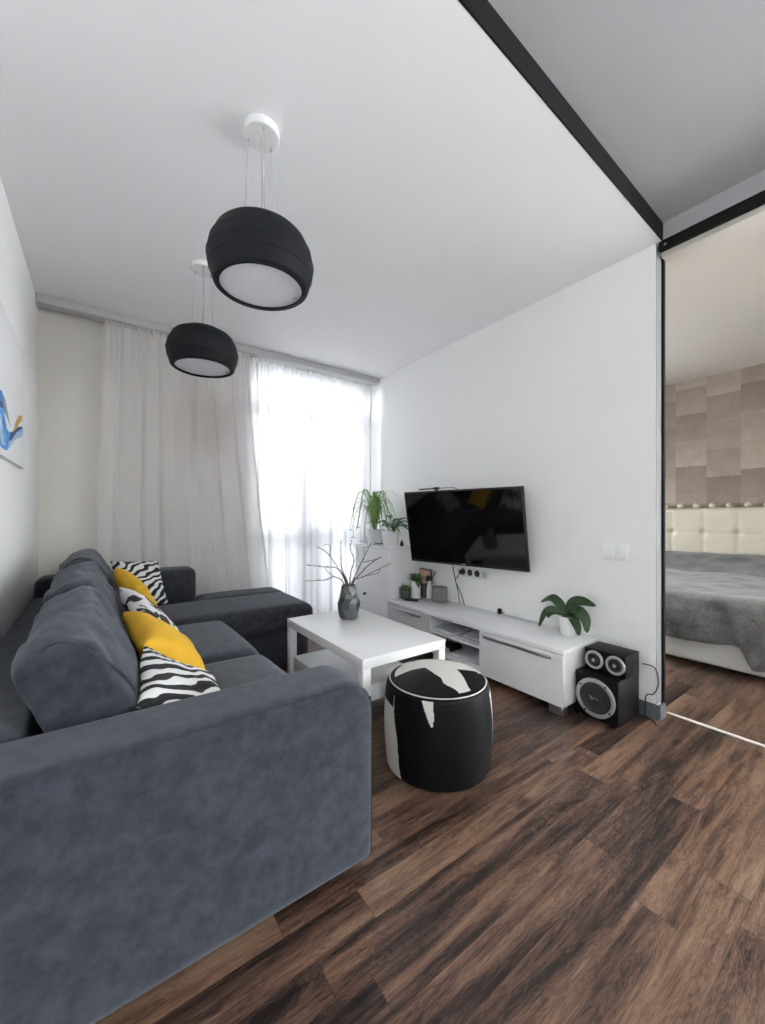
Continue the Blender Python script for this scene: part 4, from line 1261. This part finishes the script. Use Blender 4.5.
# ================================================================== BED
bed = thing('bed', 'cream tufted bed with button topped headboard in the next room', 'bed', (4.6, .95, 0))
HY0, HY1 = -.10, 1.95
HX = XB - .16
b = B(); box(b, 3.545, HX - .001, HY0 + .05, HY1 - .05, .03, .30, .025, 4); obj('base', b, M['bed_base'], bed)
b = B(); box(b, 3.56, HX - .003, HY0 + .06, HY1 - .06, .302, .485, .05, 4); obj('mattress', b, M['canvas'], bed)
for x in (3.65, 5.3):
    for y in (HY0 + .15, HY1 - .2):
        b = B(); box(b, x, x + .06, y, y + .06, .0005, .0295); obj('foot', b, M['black_plastic'], bed)
# tufted headboard as one quilted grid
b = B(); ny, nz = 116, 60; Z0, Z1 = .25, 1.192; pit = .30; rowz = .908
vsg = []
for j in range(nz + 1):
    row = []
    for i in range(ny + 1):
        y = HY0 + (HY1 - HY0) * i / ny; z = Z0 + (Z1 - Z0) * j / nz
        fy = ((y + .01) / pit) % 1.0; gy = min(fy, 1 - fy) * pit
        gz = abs(z - rowz) if z > .75 else abs(z - .64)
        dep = .010 * math.exp(-(gy / .014) ** 2) + .005 * math.exp(-(gz / .012) ** 2)
        dep += .026 * math.exp(-((gy ** 2 + gz ** 2) / .0011))
        edge = min(1, (Z1 - z) / .03) ** .5 if Z1 - z < .03 else 1
        row.append(b.verts.new((HX + .058 * (1 - edge) + dep, y, z)))
    vsg.append(row)
for j in range(nz):
    for i in range(ny): b.faces.new((vsg[j][i], vsg[j][i + 1], vsg[j + 1][i + 1], vsg[j + 1][i]))
back = [[b.verts.new((XB - .002, y, z)) for y in (HY0, HY1)] for z in (Z0, Z1)]
b.faces.new([vsg[nz][i] for i in range(ny + 1)] + [back[1][1], back[1][0]])
b.faces.new([vsg[0][i] for i in range(ny, -1, -1)] + [back[0][0], back[0][1]])
b.faces.new([vsg[j][0] for j in range(nz + 1)] + [back[1][0], back[0][0]]); b.faces.new([vsg[j][ny] for j in range(nz, -1, -1)] + [back[0][1], back[1][1]])
hb = obj('headboard', b, M['bed_leather'], bed, angle=60)
kk = 0
y = HY1 - .06
while y > HY0 + .03:
    b = B(); lathe(b, [(0, -.030), (.020, -.022), (.030, -.004), (.029, .012), (.018, .026), (0, .031)], (XB - .055, y, Z1 + .026), 18); obj('knob', b, M['bed_leather'], hb); y -= .152
# fleece blanket draped over mattress and foot end
b = B(); nu, nv_ = 110, 90; rows = []
for i in range(nu + 1):
    yy = HY0 - .02 + (HY1 - HY0 + .02) * i / nu
    row = []
    hang = .245 + .02 * math.sin(yy * 5 + 1) + .02 * noise.noise(Vector((yy * 4, 0, 3)))
    if yy < .72: hang += .12 * min(1, (.72 - yy) / .05)
    for j in range(nv_ + 1):
        t = j / nv_ * (2.0 + hang)       # arc length from the head end
        if t < 1.965:
            x = 5.51 - t; s = t / 1.97
            z = .515 + .17 * max(0, 1 - t / .50) ** 1.2 + .020 * noise.noise(Vector((x * 2.2, yy * 2.4, 1))) + .010 * noise.noise(Vector((x * 7, yy * 7, 4)))
            if t > 1.86: z -= .035 * ((t - 1.86) / .105) ** 2
        else:
            q = t - 1.965
            f = min(1, q / .08)
            fold = .5 * (1 + math.sin(yy * 19 + 2.2 * noise.noise(Vector((yy * 3, q * 2, 6))) + q * 2))
            x = 3.545 - .028 * f - .075 * f * min(1, q / .20 + .2) * fold
            z = .475 - q + .012 * noise.noise(Vector((yy * 5, q * 5, 8)))
            z += .02 * noise.noise(Vector((3.545 * 2.2, yy * 2.4, 1))) * (1 - f)
        row.append(b.verts.new((x, yy, z)))
    rows.append(row)
for i in range(nu):
    for j in range(nv_): b.faces.new((rows[i][j], rows[i + 1][j], rows[i + 1][j + 1], rows[i][j + 1]))
bl = obj('fleece_blanket', b, M['fleece'], None, org=(4.5, .95, .5), angle=180)
sm = bl.modifiers.new('thick', 'SOLIDIFY'); sm.thickness = .012; sm.offset = 1
tag(bl, 'grey fleece blanket spread over the bed and hanging over its foot', 'blanket')

# ================================================================== LIGHT
W = bpy.data.worlds.new('daylight'); S.world = W; W.use_nodes = True
nt = W.node_tree; bg = nt.nodes['Background']
bg.inputs[0].default_value = (.945, .97, 1.0, 1); bg.inputs[1].default_value = 34.0


def portal(name, loc, sx, sy_, rot):
    l = bpy.data.lights.new(name, 'AREA'); l.shape = 'RECTANGLE'; l.size = sx; l.size_y = sy_; l.cycles.is_portal = True
    o = bpy.data.objects.new(name, l); COL.objects.link(o); o.location = loc; o.rotation_euler = rot
    return o


portal('daylight_window', ((WX0 + WX1) / 2, YW + .2, (WZ0 + WZ1) / 2), WX1 - WX0, WZ1 - WZ0, (-PI / 2, 0, 0))
portal('daylight_bedroom', ((BWX0 + BWX1) / 2, YW + .2, (BWZ0 + BWZ1) / 2), BWX1 - BWX0, BWZ1 - BWZ0, (-PI / 2, 0, 0))
portal('daylight_fill', (XB + .15, (KY_0 + KY_1) / 2, (KZ0 + KZ1) / 2), KZ1 - KZ0, KY_1 - KY_0, (0, PI / 2, 0))  # portal of the unseen window added for fill

# ================================================================== CAMERA
cd = bpy.data.cameras.new('camera'); cam = bpy.data.objects.new('camera', cd); COL.objects.link(cam)
cam.location = (0, 0, CAM_H); cam.rotation_euler = (PI / 2, 0, -YAW)
cd.sensor_fit = 'HORIZONTAL'; cd.sensor_width = 36; cd.lens = 36 * F_PX / 765
cd.shift_y = (HZ - 512) / 765; cd.clip_start = .01
S.camera = cam
vs_ = S.view_settings; S.display_settings.display_device = 'sRGB'
vs_.view_transform = 'Standard'; vs_.look = 'None'; vs_.gamma = 1; vs_.use_curve_mapping = False
vs_.exposure = 0.66
cy = S.cycles
cy.use_denoising = True; cy.max_bounces = 10; cy.diffuse_bounces = 6; cy.transparent_max_bounces = 16; cy.sample_clamp_indirect = 8
cy.use_adaptive_sampling = True; cy.adaptive_threshold = .02
